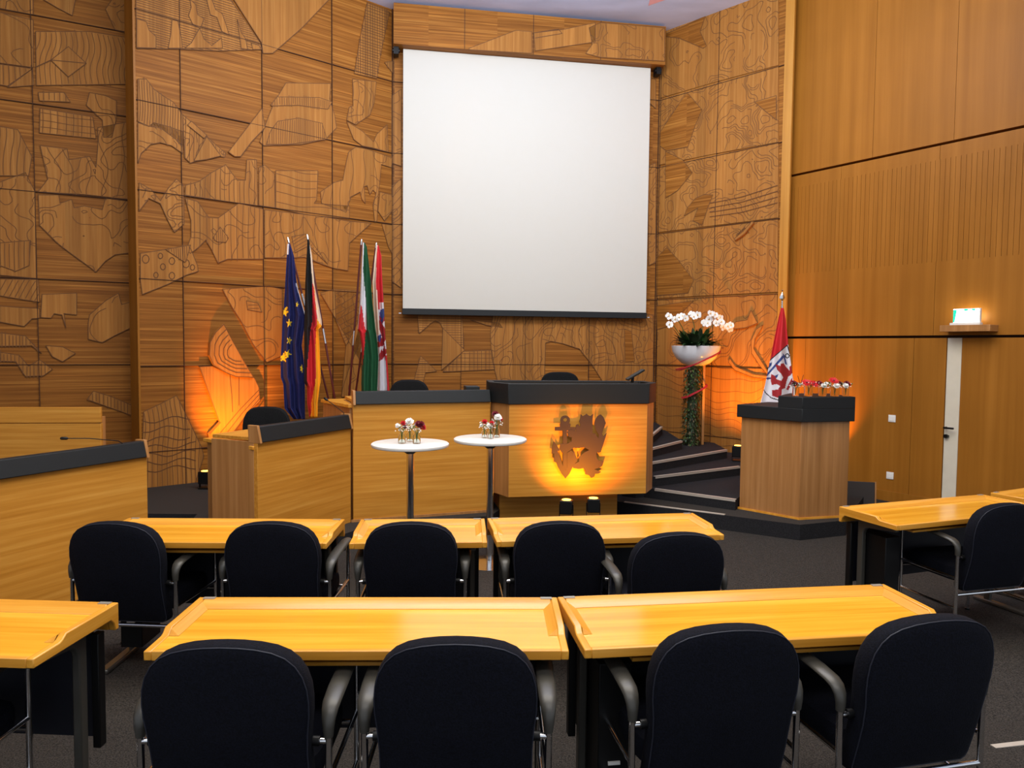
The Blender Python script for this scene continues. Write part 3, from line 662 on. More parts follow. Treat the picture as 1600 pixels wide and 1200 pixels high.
ro = [cr(*p) for p in ringo]; ri = [cr(*p) for p in ringi]
vs = [(x, -0.055, z) for x, z in ro] + [(x, -0.055, z) for x, z in ri] + [(x, -0.046, z) for x, z in ro] + [(x, -0.046, z) for x, z in ri]
fs = []
for i in range(20):
    j = (i + 1) % 20; fs += [(i, j, 20 + j, 20 + i), (40 + i, 60 + i, 60 + j, 40 + j), (i, 40 + i, 40 + j, j), (20 + i, 20 + j, 60 + j, 60 + i)]
m.add(vs, fs, 'bronze')
crest = m.build('crest', rt, smooth=False); crest['label'] = 'brown metal crest of a crowned lion with an anchor'
for p in ((325, 450), (560, 520), (330, 920), (680, 860), (760, 520)):
    m = MB(); u, v = cr(*p); m.tube([(u, 0.0, v), (u, -0.046, v)], 0.006, 'steel'); m.build('stand_off', crest)

# ---------------------------------------------------------------- lectern
LF = [(2.367, 7.42), (2.803, 6.965), (3.329, 7.092), (3.30, 7.55), (2.78, 7.78)]
lt = thing('lectern', 'free-standing oak lectern with charcoal top carrying a row of flower glasses', 'lectern', (2.803, 6.965, 0.10))
m = MB(); m.prism([(x - 2.803, y - 6.965) for x, y in LF], 0.018, 0.965, 'counter_v'); m.build('body', lt, bevel=0.003)
m = MB(); m.prism([(x - 2.803, y - 6.965) for x, y in offset_poly(LF, 0.012)], 0.0, 0.02, 'desk_edge'); m.build('base_strip', lt)
LO = offset_poly(LF, 0.035); LO = [(x - 2.803, y - 6.965) for x, y in LO]
iF = min(range(5), key=lambda i: LO[i][1]); a = LO[iF - 1] if LO[iF - 1][0] < LO[iF][0] else LO[(iF + 1) % 5]
lft = min(LO, key=lambda p: p[0]); frt = LO[iF]; rgt = sorted([p for p in LO if p[0] > 0.4], key=lambda p: p[1])[0]; bk = sorted([p for p in LO if p[0] > 0.4], key=lambda p: p[1])[1]; bl = sorted([p for p in LO if -0.2 < p[0] < 0.2], key=lambda p: -p[1])[0]
m = MB(); m.prism([lft, frt, rgt, bk, bl], 0.955, 1.085, 'band')
k = 0.36; st_ = (frt[0] + (lft[0] - frt[0]) * k, frt[1] + (lft[1] - frt[1]) * k)
m.prism([st_, frt, rgt, bk, (bk[0] - 0.42, bk[1] + 0.0)], 1.08, 1.197, 'band'); m.build('padded_top', lt, bevel=0.006)

# ---------------------------------------------------------------- microphones, tablet
def mic(label, pts, basez=None):
    t = thing('gooseneck_microphone', label, 'microphone', pts[-1])
    L = [Vector(p) - Vector(pts[-1]) for p in pts]
    m = MB(); m.tube(L, 0.0035, 'black', 8); m.build('gooseneck', t)
    d = (L[0] - L[1]).normalized(); m = MB(); m.tube([L[0] - d * 0.01, L[0], L[0] + d * 0.03, L[0] + d * 0.04], [0.006, 0.011, 0.012, 0.006], 'black', 10); m.build('microphone_head', t)
    m = MB(); m.lathe([(0.02, -0.02), (0.02, 0.0), (0.008, 0.012)], m='black', n=12); m.build('socket', t)
mic('thin black gooseneck microphone leaning over the left edge counter', [tuple(aty(104, 685, 5.15)), tuple(aty(140, 685, 5.2)), tuple(aty(185, 689, 5.33)), tuple(aty(196, 696, 5.38)), (aty(198, 700, 5.4).x, 5.4, 0.925)])
mic('thin black gooseneck microphone above the angled counter, in front of the flags', [tuple(aty(511, 625, 6.75)), tuple(aty(522, 633, 6.72)), tuple(aty(537, 645, 6.66)), (aty(539, 650, 6.64).x, 6.64, 1.03)])
tb = thing('tablet_monitor', 'small black tilted screen on a foot on top of the crest rostrum', 'screen', tuple(aty(986, 596, 7.45)))
m = MB(); m.box((0.04, 0, 0.07), (0.20, 0.16, 0.018), 'black', rot=Matrix.Rotation(-0.55, 3, 'Y')); m.build('display', tb, bevel=0.004)
m = MB(); m.box((0.01, 0, -0.02), (0.12, 0.12, 0.02), 'black'); m.tube([(0.01, 0, -0.03), (0.02, 0, 0.06)], 0.015, 'black'); m.build('foot', tb, bevel=0.003)

# ================================================================ PROJECTION SCREEN
sc_n = Vector((math.sin(WC.rz), -math.cos(WC.rz), 0))
def onC(u, off, z): return Vector((C0[0] + math.cos(WC.rz) * u + sc_n.x * off, C0[1] + math.sin(WC.rz) * u + sc_n.y * off, z))
ps = thing('projection_screen', 'large white roll-down projection screen with dark bottom bar on the carved wall', 'screen', tuple(onC(0.14, 0.15, 2.2)), WC.rz)
m = MB(); m.box((1.825, 0, (2.29 + 5.905) / 2 - 2.2), (3.63, 0.004, 5.905 - 2.29), 'screen'); m.build('screen_cloth', ps)
m = MB(); m.box((1.825, 0, 0.045), (3.65, 0.03, 0.085), 'band'); m.build('bottom_bar', ps, bevel=0.004)
for x in (-0.03, 3.68):
    m = MB(); m.box((x, 0, 0.02), (0.035, 0.012, 0.012), 'chrome'); m.build('end_hook', ps)
va = thing('screen_valance', 'long carved oak valance box above the white projection screen', 'valance', tuple(onC(0.015, 0.3, 5.91)), WC.rz)
class V_(Mural):
    def __init__(s):
        s.a = tuple(onC(0.015, 0.3, 0))[:2]; s.b = tuple(onC(3.945, 0.3, 0))[:2]; s.rz = WC.rz; s.mb = MB(); s.seed = 40
    def w(s, x, y):
        u, z = Mural.w(s, x, y); return (u, z - 5.91)
vv = V_(); L = 3.935
vv.mb.box((L / 2, 0.14, 0.275), (L, 0.28, 0.55), 'mural')
for x in (0.98, 1.96, 2.95): vv.mb.box((x, -0.002, 0.275), (0.007, 0.006, 0.55), 'seam')
vv.region([(733, 76), (806, 48), (831, 50), (831, 84), (733, 78)], 'plain', th=0.012)
vv.region([(834, 52), (878, 47), (930, 36), (930, 66), (836, 80)], 'plain', th=0.012)
vv.region([(920, 44), (938, 36), (1038, 44), (1038, 96), (938, 90), (915, 84), (925, 70)], 'contour', sc=4, lv=4, th=0.012)
for pts in ([(834, 52), (872, 46), (878, 53), (836, 60)],): vv.px(pts, th=0.012)
o = vv.mb.build('casing', va, smooth=False)
for x in (0.035, L - 0.06):
    m = MB(); m.box((x, 0.16, -0.05), (0.07, 0.14, 0.10), 'black'); m.tube([(x - 0.05, 0.14, -0.04), (x + 0.05, 0.14, -0.04)], 0.03, 'black'); m.build('bracket', va)

# ================================================================ FLAGS
def interp(tab, y):
    if y <= tab[0][0]: return tab[0][1:]
    for a, b in zip(tab, tab[1:]):
        if y <= b[0]:
            t = (y - a[0]) / (b[0] - a[0]); return [p + (q - p) * t for p, q in zip(a[1:], b[1:])]
    return tab[-1][1:]
def cloth(name, parent, tab, Y, colour, step=1.4, amp=0.05, folds=3, lean=0.0, ph=0.0, origin=Vector((0, 0, 0))):
    y0, y1 = tab[0][0], tab[-1][0]; nr = int((y1 - y0) / step) + 1; wmax = max(t[2] - t[1] for t in tab); nc = max(10, int(wmax / step * 1.2))
    m = MB(); vs = []; pxs = []
    for i in range(nr + 1):
        y = y0 + (y1 - y0) * i / nr; xl, xr = interp(tab, y)[:2]
        for j in range(nc + 1):
            u = j / nc; x = xl + (xr - xl) * u
            grow = min(1, (i / nr) * 2.2 + 0.08)
            d = amp * grow * math.sin(2 * PI * folds * u + ph + 0.6 * math.sin(i / nr * 3)) + lean * i / nr
            vs.append(aty(x, y, Y + d) - origin); pxs.append((x, y))
    groups = {}
    for i in range(nr):
        for j in range(nc):
            a = i * (nc + 1) + j; cx = (pxs[a][0] + pxs[a + 1][0]) / 2; cy = (pxs[a][1] + pxs[a + nc + 1][1]) / 2
            groups.setdefault(colour(cx, cy), []).append((a, a + nc + 1, a + nc + 2, a + 1))
    m.v = [tuple(v) for v in vs]
    for k, fs in groups.items():
        q = m.mi(k)
        for f in fs: m.f.append(f); m.m.append(q)
    o = m.build(name, parent)
    for p in o.data.polygons: p.use_smooth = True
    sd = o.modifiers.new('thickness', 'SOLIDIFY'); sd.thickness = 0.003
    return o
def star(cx, cy, r_, rot=0.0, sq=1.0):
    return [(cx + sq * rr * math.sin(a + rot), cy - rr * math.cos(a + rot)) for a, rr in [(2 * PI * k / 10, r_ if k % 2 == 0 else r_ * 0.42) for k in range(10)]]
STARS = [star(445, 488, 8.5, .2, .8), star(452, 505, 7, -.1, .8), star(452, 532, 7, .3, .65), star(443, 559, 8.5, .1, .9), star(449, 553, 7.5, .4, .9), star(464, 476, 6, .2, .4), star(471, 576, 7, .2, .4), star(448, 482, 4, 0, .5)]
def c_eu(x, y):
    xl, xr = interp(EU, y)[:2]
    if y < 398 and x < xl + 2.2: return 'fwhite'
    if 442 < y < 493:
        s_ = 461 + (y - 442) * 0.29
        if s_ < x < s_ + 3.4: return 'fwhite'
    for s_ in STARS:
        if inside((x, y), s_): return 'yellow'
    return 'blue'
EU = [(381, 449.5, 453), (400, 448.5, 459), (442, 446, 463), (455, 445.5, 466), (493, 443, 477), (500, 442, 477), (540, 440, 471), (560, 438.8, 474), (590, 439, 475.5), (600, 443, 476), (638, 445, 476), (655, 459, 476.5)]
GE = [(374, 480.5, 482.5, 483, 483, 483), (386, 480, 484.5, 484, 484, 484), (400, 479, 487, 485, 485, 485), (440, 477, 490.5, 488, 488, 488), (450, 476.7, 492, 488, 490.3, 491), (500, 475.5, 502, 488, 495.5, 496), (509, 475, 502.5, 487, 495, 502.5), (515, 475, 497, 485.5, 494, 502), (540, 475.5, 499, 483, 493, 500), (580, 475, 500.5, 479.5, 494, 501), (597, 475, 500.5, 480, 493, 501), (605, 480, 499, 480, 491, 500), (630, 480, 496, 479, 486.5, 497), (645, 482.5, 496, 479, 486.5, 497), (652, 483.5, 495.5, 479, 484, 497)]
def c_ge(x, y):
    xl, xr, b1, b2, b3 = interp(GE, y)
    if y > 384 and y < 512 and x > max(b3 if y < 450 else b3, b2) - 0.2 and x > b1: return 'sleeve'
    return 'fblack' if x < b1 else ('red' if x < b2 else 'gold')
NW = [(379, 567, 569.5, 568.3, 568.3), (386, 566.5, 573, 568.6, 568.6), (420, 564.5, 577, 567.3, 567.3), (440, 563.5, 579, 569, 569), (472, 562, 581.5, 572, 561.5), (480, 561.5, 582.5, 572, 565.8), (510, 559, 586, 572, 569.5), (515, 558.5, 586.5, 572, 571), (520, 562, 587.5, 571, 571.5), (537, 564.5, 589.5, 570, 571), (560, 566, 591, 567.6, 569), (600, 564.5, 589.5, 562, 562), (612, 565, 589, 562, 562)]
def c_nw(x, y):
    xl, xr, g, r__ = interp(NW, y)
    if x > g: return 'green'
    if y < 472: return 'fwhite'
    if x < xl + 1.5 and y < 515: return 'fwhite'
    return 'red' if x < r__ else 'fwhite'
DU = [(383, 588.5, 591.5), (400, 586, 596), (440, 582.5, 597.6), (480, 584, 600), (520, 587, 602), (550, 589, 604), (560, 589.5, 605), (600, 586.5, 608), (611, 586, 608.5)]
DL = [[(593, 488), (600, 484), (602, 500), (597, 506), (601, 512), (604, 528), (600, 535), (603, 548), (596, 556), (600, 540), (590, 543), (589, 535), (597, 527), (592, 512)], [(591, 565), (598, 548), (604, 545), (604, 552), (597, 562)], [(592, 556), (596, 545), (598, 549), (594, 562)]]
DN = [[(594, 484), (600, 482), (601, 494), (598, 499), (594, 496)], [(594, 500), (599, 498), (597, 506)], [(590, 525), (596, 522), (594, 535), (590, 532)]]
def c_du(x, y):
    xl, xr = interp(DU, y)
    if y < 453 and x < xl + min(4.5, 1.5 + (y - 383) * 0.06): return 'sleeve'
    if 453 <= y < 523 and x < xl + 6.5: return 'sleeve'
    if y < 472 or (y < 484 and x < 593): return 'red'
    for p in DN:
        if inside((x, y), p): return 'anchorblue'
    for p in DL:
        if inside((x, y), p): return 'crimson'
    if y > 555 and x > xr - 3: return 'red'
    return 'fwhite'
def flag(name, label, Y, tip, joint, foot_, tab, colf, group=None, **k):
    T = aty(*tip, Y)
    base = aty(*foot_, Y + 0.12); d = (base - T); ft = T + d * ((0.12 - T.z) / d.z)
    if k.get('base_z') is not None: pass
    t = thing(name, label, 'flag', (ft.x, ft.y, 0.10))
    O = Vector((ft.x, ft.y, 0.10))
    m = MB(); m.tube([T - O, ft - O], 0.013, 'pole', 12); m.build('flagpole', t)
    m = MB(); m.lathe([(0.12, 0), (0.12, 0.015), (0.05, 0.03), (0.02, 0.05), (0.02, 0.12)], m='steel', n=20); m.build('stand', t)
    up = (T - ft).normalized(); m = MB(); m.tube([T - O - up * 0.02, T - O + up * 0.02, T - O + up * 0.05], [0.014, 0.014, 0.008], 'chrome', 10); m.build('pole_tip', t)
    J = aty(*joint, Y + 0.06); tt = (J.z - T.z) / (ft.z - T.z); J = T + (ft - T) * tt
    m = MB(); m.tube([J - O + up * 0.09, J - O - up * 0.09], 0.0165, 'chrome', 12); m.build('ferrule', t)
    cloth('flag_cloth', t, tab, Y - 0.05, colf, origin=O, **k)
    return t
flag('banner_flag', 'dark blue flag with yellow stars hanging on a slanted mahogany pole', 9.05, (451, 377), (478, 470), (513, 622), EU, c_eu, folds=2.4, amp=0.05)
flag('banner_flag', 'black, red and gold flag hanging on a slanted mahogany pole', 8.68, (481, 373), (507, 525), (523, 622), GE, c_ge, folds=2.2, amp=0.04, ph=1)
flag('banner_flag', 'green, white and red flag hanging beside the red and white lion flag', 8.95, (564.5, 380), (553, 528), (546, 612), NW, c_nw, folds=2.2, amp=0.04, ph=2)
flag('banner_flag', 'red and white lion flag nearest to the left edge of the projection screen', 9.4, (587.5, 385), (567, 540), (556, 612), DU, c_du, folds=1.8, amp=0.04, ph=.5)
# flag on the right, behind the lectern
RFT = [(481, 1220.5, 1224.5), (500, 1216, 1228), (540, 1208, 1231.5), (563, 1203.5, 1235), (600, 1196, 1240), (632, 1188, 1243), (650, 1186, 1245)]
def z6(pts): return [(1180 + x / 6, 440 + y / 6) for x, y in pts]
LION = [z6(p) for p in ([(190, 775), (235, 790), (240, 770), (265, 765), (290, 800), (325, 840), (318, 800), (345, 780), (352, 850), (330, 880), (310, 890), (292, 940), (280, 1000), (250, 1010), (248, 1060), (215, 1090), (160, 1070), (158, 1020), (215, 1010), (235, 980), (200, 960), (155, 970), (145, 925), (150, 865), (180, 880), (200, 915), (245, 930), (262, 900), (240, 860), (205, 825)], [(290, 1010), (318, 950), (345, 900), (352, 940), (330, 980), (310, 1020)])]
ANCH = [z6(p) for p in ([(258, 690), (275, 705), (118, 880), (100, 905), (96, 880)], [(255, 668), (275, 690), (300, 780), (282, 775)], [(92, 900), (160, 895), (222, 865), (200, 905), (120, 918), (92, 915)], [(125, 770), (160, 757), (150, 790), (125, 815)])]
def seg_d(p, a, b):
    vx, vy = b[0] - a[0], b[1] - a[1]; t = max(0, min(1, ((p[0] - a[0]) * vx + (p[1] - a[1]) * vy) / (vx * vx + vy * vy))); return math.hypot(p[0] - a[0] - vx * t, p[1] - a[1] - vy * t)
def c_rf(x, y):
    L_ = z6([(130, 745), (300, 597), (325, 680)]); B_ = z6([(72, 1000), (100, 1045), (150, 1090), (235, 1115)])
    top = L_[0][1] + (x - L_[0][0]) * (L_[1][1] - L_[0][1]) / (L_[1][0] - L_[0][0])
    for q in (L_, B_):
        if any(seg_d((x, y), a, b) < 0.75 for a, b in zip(q, q[1:])): return 'fblack'
    if y < top and y < 575: return 'red'
    for p in LION:
        if inside((x, y), p): return 'crimson'
    for p in ANCH:
        if inside((x, y), p): return 'anchorblue'
    rx, ry = 1230, 556
    if 2.2 < math.hypot(x - rx, y - ry) < 3.8: return 'fblack'
    return 'fwhite'
Yf = 8.75; O = Vector((aty(1218, 600, Yf).x, Yf, 0.21))
t = thing('standing_flag', 'red and white flag with lion and anchor on a pole behind the lectern', 'flag', tuple(O))
T = aty(1222, 478, Yf)
m = MB(); m.tube([T - O, (0, 0.06, 0.03)], 0.014, 'chrome', 12); m.build('flagpole', t)
m = MB(); m.lathe([(0.17, 0), (0.17, 0.02), (0.05, 0.04), (0.02, 0.14)], c=(0, 0.06, 0), m='steel', n=20); m.build('stand', t)
tp = T - O; m = MB(); m.tube([tp, tp + Vector((0, 0, 0.06))], 0.009, 'chrome', 10)
m.add([tp + Vector(v) for v in ((0, 0, 0.05), (0.035, 0, 0.10), (0, 0, 0.17), (-0.035, 0, 0.10), (0, -0.02, 0.10), (0, 0.02, 0.10))], [(0, 1, 4), (1, 2, 4), (2, 3, 4), (3, 0, 4), (1, 0, 5), (2, 1, 5), (3, 2, 5), (0, 3, 5)], 'chrome')
m.lathe([(0.001, -0.012), (0.012, 0), (0.001, 0.012)], c=tuple(tp + Vector((0, 0, 0.185))), m='chrome', n=10); m.build('spear_tip', t)
cloth('flag_cloth', t, RFT, Yf - 0.04, c_rf, step=0.9, amp=0.05, folds=1.3, origin=O, lean=-0.05)

# ================================================================ SPOTLIGHTS
def floor_spot(label, x, y, z, h, wd_, aim, power, ang=60):
    t = thing('floor_spotlight', label, 'spotlight', (x, y, z), math.atan2(aim[1] - y, aim[0] - x) - PI / 2)
    m = MB(); m.box((0, 0, h - wd_ * 0.55), (wd_, wd_ * 0.9, wd_ * 1.1), 'black'); m.build('housing', t, bevel=0.008)
    m = MB(); m.box((0, 0, 0.008), (wd_ * 0.9, wd_, 0.016), 'black')
    for s_ in (-1, 1): m.box((s_ * wd_ * 0.54, 0, h * 0.45), (0.006, 0.03, h * 0.9), 'black')
    m.build('yoke', t)
    m = MB(); m.lathe([(wd_ * 0.36, 0), (wd_ * 0.36, 0.004)], c=(0, 0, h + 0.001), m='amber_led', n=20); m.build('lens', t)
    spot('amber_beam', (x, y, z + h + 0.03), aim, power, AMBER, ang, 1.0, 0.02)
    return t
MAT['amber_led'] = flat('amber_led_lens', (1, 0.5, 0.1, 1), 0.3, emit=(1.0, 0.45, 0.05, 1), es=9)
p = aty(885, 790, 6.6); floor_spot('left of the two small black spotlights shining up at the crest', p.x, 6.6, LOW, 0.40, 0.115, (0.60, 7.04, 0.75), 62, 112)
p = aty(927, 788, 6.64); floor_spot('right of the two small black spotlights shining up at the crest', p.x, 6.64, LOW, 0.41, 0.115, (0.78, 7.08, 0.75), 62, 112)
floor_spot('black floor spotlight lighting the carved wall behind the angled counter', -3.50, 8.22, 0.10, 0.20, 0.13, (-3.44, 9.0, 1.3), 420, 68)
floor_spot('black floor spotlight on the steps left of the lectern', 2.90, 9.20, 0.32, 0.20, 0.13, (3.25, 10.0, 1.35), 300, 92)
floor_spot('black floor spotlight hidden behind the lectern', 3.92, 9.02, 0.10, 0.20, 0.13, (4.05, 9.33, 1.4), 190, 90)

# ================================================================ RIGHT WALL FITTINGS
sh = thing('sign_shelf', 'thin oak shelf on the right wall carrying the lit exit sign', 'shelf', tuple(onE(2.31, 0, 2.0)), rzE)
m = MB(); m.box((0, -0.10, 0), (0.50, 0.20, 0.07), 'counter_v'); m.build('board', sh, bevel=0.003)
MAT['sign_white'] = flat('lit_sign_white', (0.9, 1, 0.96, 1), 0.4, emit=(0.86, 1.0, 0.97, 1), es=3.2)
MAT['sign_green'] = flat('lit_sign_green', (0.02, 0.6, 0.35, 1), 0.4, emit=(0.0, 0.62, 0.36, 1), es=1.0)
sg = thing('exit_sign', 'small glowing green and white exit sign above the cream door strip', 'sign', tuple(onE(2.30, -0.13, 2.036)), rzE)
m = MB(); m.box((0, -0.01, 0.012), (0.30, 0.07, 0.024), 'white'); m.build('base', sg, bevel=0.002)
m = MB(); m.box((0.005, 0, 0.10), (0.27, 0.035, 0.155), 'white'); m.build('housing', sg, bevel=0.003)
m = MB(); m.box((0.0, -0.019, 0.10), (0.255, 0.003, 0.145), 'sign_white')
m.plate([(-0.127, 0.03), (-0.112, 0.03), (-0.092, 0.165), (-0.127, 0.165)], -0.020, -0.0225, 'sign_green')
m.plate([(-0.02, 0.172), (0.02, 0.172), (0.02, 0.158), (0.0, 0.150), (-0.02, 0.155)], -0.020, -0.0225, 'sign_green')
m.plate([(0.055, 0.172), (0.09, 0.172), (0.09, 0.152), (0.06, 0.156)], -0.020, -0.0225, 'sign_green'); m.build('lit_face', sg)
l = bpy.data.lights.new('exit_sign_glow', 'AREA'); l.shape = 'RECTANGLE'; l.size = 0.26; l.size_y = 0.14; l.energy = 1.6; l.color = (1.0, 0.93, 0.66)
o = bpy.data.objects.new('exit_sign_glow', l); COL.objects.link(o); o.location = onE(2.30, -0.105, 2.15); o.rotation_euler = (onE(2.30, 0, 2.2) - onE(2.30, -0.105, 2.15)).to_track_quat('-Z', 'Y').to_euler()
for lab, z in (('white wall switch at hand height on the right wall', 0.944), ('white socket low on the right wall below the switch', 0.259)):
    t = thing('wall_switch' if z > 0.5 else 'wall_socket', lab, 'switch' if z > 0.5 else 'socket', tuple(onE(1.472, 0, z)), rzE)
    m = MB(); m.box((0, -0.005, 0), (0.085, 0.01, 0.085), 'white'); m.build('plate', t, bevel=0.003)
    m = MB(); m.box((0, -0.012, 0), (0.055, 0.006, 0.055), 'white'); m.build('rocker' if z > 0.5 else 'insert', t, bevel=0.002)
MAT['darkbox'] = flat('dark_brown_cover', srgb(50, 42, 37), 0.6)
t = thing('stage_box', 'dark low sloping box on the floor behind the lectern, by the right wall', 'box', (4.03, 8.22, LOW), -0.25)
m = MB(); profile(m, [(-0.15, 0), (0.15, 0), (0.15, 0.22), (-0.12, 0.32)], -0.22, 0.10, 'darkbox'); m.build('body', t, bevel=0.005)
m = MB(); profile(m, [(-0.155, 0), (0.15, 0), (0.15, 0.225), (-0.122, 0.325)], 0.10, 0.115, 'counter_v'); m.build('edge_strip', t)

# ================================================================ DESKS
def desk(W, label, x, y, z, yaw, tray=0.5, tower=True, group='delegate desks with tray tops'):
    t = thing('delegate_desk', label, 'desk', (x, y, z), math.radians(yaw)); D = 0.46; h = D / 2; w2 = W / 2
    m = MB(); m.box((0, -0.008, 0.7225), (W - 0.052, D - 0.03, 0.022), 'desk'); m.build('desktop', t)
    m = MB(); m.box((0, -h + 0.011, 0.719), (W - 0.052, 0.022, 0.033), 'desk_edge'); m.build('front_edge', t, bevel=0.003)
    rail = [(-h, 0.703), (-h, 0.7355), (-0.105, 0.737), (-0.09, 0.742), (-0.07, 0.757), (h, 0.757), (h, 0.655), (h - 0.022, 0.655), (h - 0.03, 0.685), (h - 0.05, 0.703)]
    for s_ in (-1, 1):
        m = MB(); profile(m, rail, s_ * w2 - 0.027 if s_ > 0 else -w2, w2 if s_ > 0 else -w2 + 0.027, 'desk_rail'); m.build('side_rail', t, bevel=0.004)
        m = MB(); a, b = (w2 - 0.060, w2 - 0.027) if s_ > 0 else (-w2 + 0.027, -w2 + 0.060)
        m.add([(a, -0.10, 0.7345), (b, -0.10, 0.7345), (b, -0.08, 0.752), (b, h - 0.03, 0.752), (a, h - 0.055, 0.7345)] if s_ > 0 else [(b, -0.10, 0.7345), (a, -0.10, 0.7345), (a, -0.08, 0.752), (a, h - 0.03, 0.752), (b, h - 0.055, 0.7345)], [(0, 1, 2), (0, 2, 3, 4)] if s_ > 0 else [(2, 1, 0), (4, 3, 2, 0)], 'desk_rail'); m.build('rail_bevel', t, smooth=False)
    m = MB(); profile(m, [(h - 0.075, 0.7345), (h - 0.03, 0.757), (h, 0.757), (h, 0.655), (h - 0.022, 0.655), (h - 0.03, 0.69), (h - 0.06, 0.711)], -w2 + 0.028, w2 - 0.028, 'desk_edge'); m.build('rear_rail', t, bevel=0.003)
    for s_ in (-1, 1):
        m = MB(); m.box((s_ * (w2 - 0.045), h - 0.016, 0.7585), (0.045, 0.02, 0.003), 'steelpad'); m.build('corner_plate', t)
        x0 = s_ * (w2 - 0.075)
        m = MB()     # inverted L frame in one bent flat bar
        arc = [(0.07 - 0.05 + 0.05 * math.cos(a), 0.645 - 0.0 + 0.05 * math.sin(a)) for a in [PI / 2 * k / 6 for k in range(7)]]
        outer = [(-0.17, 0.70), (0.125, 0.70), (0.125, 0.0), (0.082, 0.0)] + [(0.032 + 0.05 * math.cos(a), 0.60 + 0.05 * math.sin(a)) for a in [PI / 2 * k / 6 for k in range(7)]] + [(-0.17, 0.672)]
        profile(m, outer, x0 - 0.016, x0 + 0.016, 'steel'); m.build('leg', t, bevel=0.006)
        m = MB(); m.box((x0, -0.01, 0.014), (0.05, 0.42, 0.028), 'steel'); m.build('foot', t, bevel=0.008)
        m = MB(); m.box((s_ * (w2 - 0.05), h - 0.055, 0.44), (0.03, 0.04, 0.44), 'black'); m.build('panel_bracket', t, bevel=0.004)
    m = MB(); m.box((0, h - 0.055, 0.46), (W - 0.14, 0.016, 0.40), 'navypanel'); m.build('modesty_panel', t)
    if tray:
        m = MB(); m.box((0, -0.03, 0.674), (W - 0.36, 0.32, 0.012), 'desk_edge'); m.build('shelf', t)
    if tower:
        for s_ in ((-1, 1) if W > 1 else (-1,)):
            if s_ > 0 and tower == 1: continue
            m = MB(); m.box((s_ * (w2 - 0.155), 0.04, 0.35), (0.12, 0.22, 0.52), 'black'); q = m.build('cable_box', t, bevel=0.004)
            m = MB(); m.box((s_ * (w2 - 0.155), -0.073, 0.24), (0.045, 0.006, 0.012), 'white'); m.build('latch', q)
    if group: t['group'] = group
    return t
MAT['navypanel'] = flat('navy_panel', srgb(16, 18, 30), 0.5)
MAT['steelpad'] = flat('small_steel_plate', srgb(170, 168, 160), 0.4, 0.6)
F1, F2 = 0.0, LOW
desk(1.40, 'tray-top desk cut off by the left edge of the front row', -2.215, 2.54, F1, -3, group=None)
desk(1.41, 'wide tray-top desk in the nearest row, directly behind the two left chairs', -0.511, 2.588, F1, 1.5, group=None)
desk(1.42, 'wide tray-top desk in the nearest row, right of the gap, slightly turned', 0.924, 2.712, F1, 8, group=None)
desk(1.29, 'second row tray-top desk beside the left side counter', -1.640, 4.07, F2, 0.8, group=None)
desk(0.745, 'narrow single tray-top desk in the middle of the second row', -0.515, 4.105, F2, 4, tray=0.4, group=None)
desk(1.32, 'second row tray-top desk below the crest rostrum', 0.542, 4.239, F2, 8.5, group=None)
desk(1.34, 'tray-top desk at the right with the cream door strip mirrored in it', 2.905, 4.807, F2, 20, group=None)
desk(1.34, 'tray-top desk barely showing at the right edge beyond its neighbour', 4.26, 5.42, F2, 27, group=None)

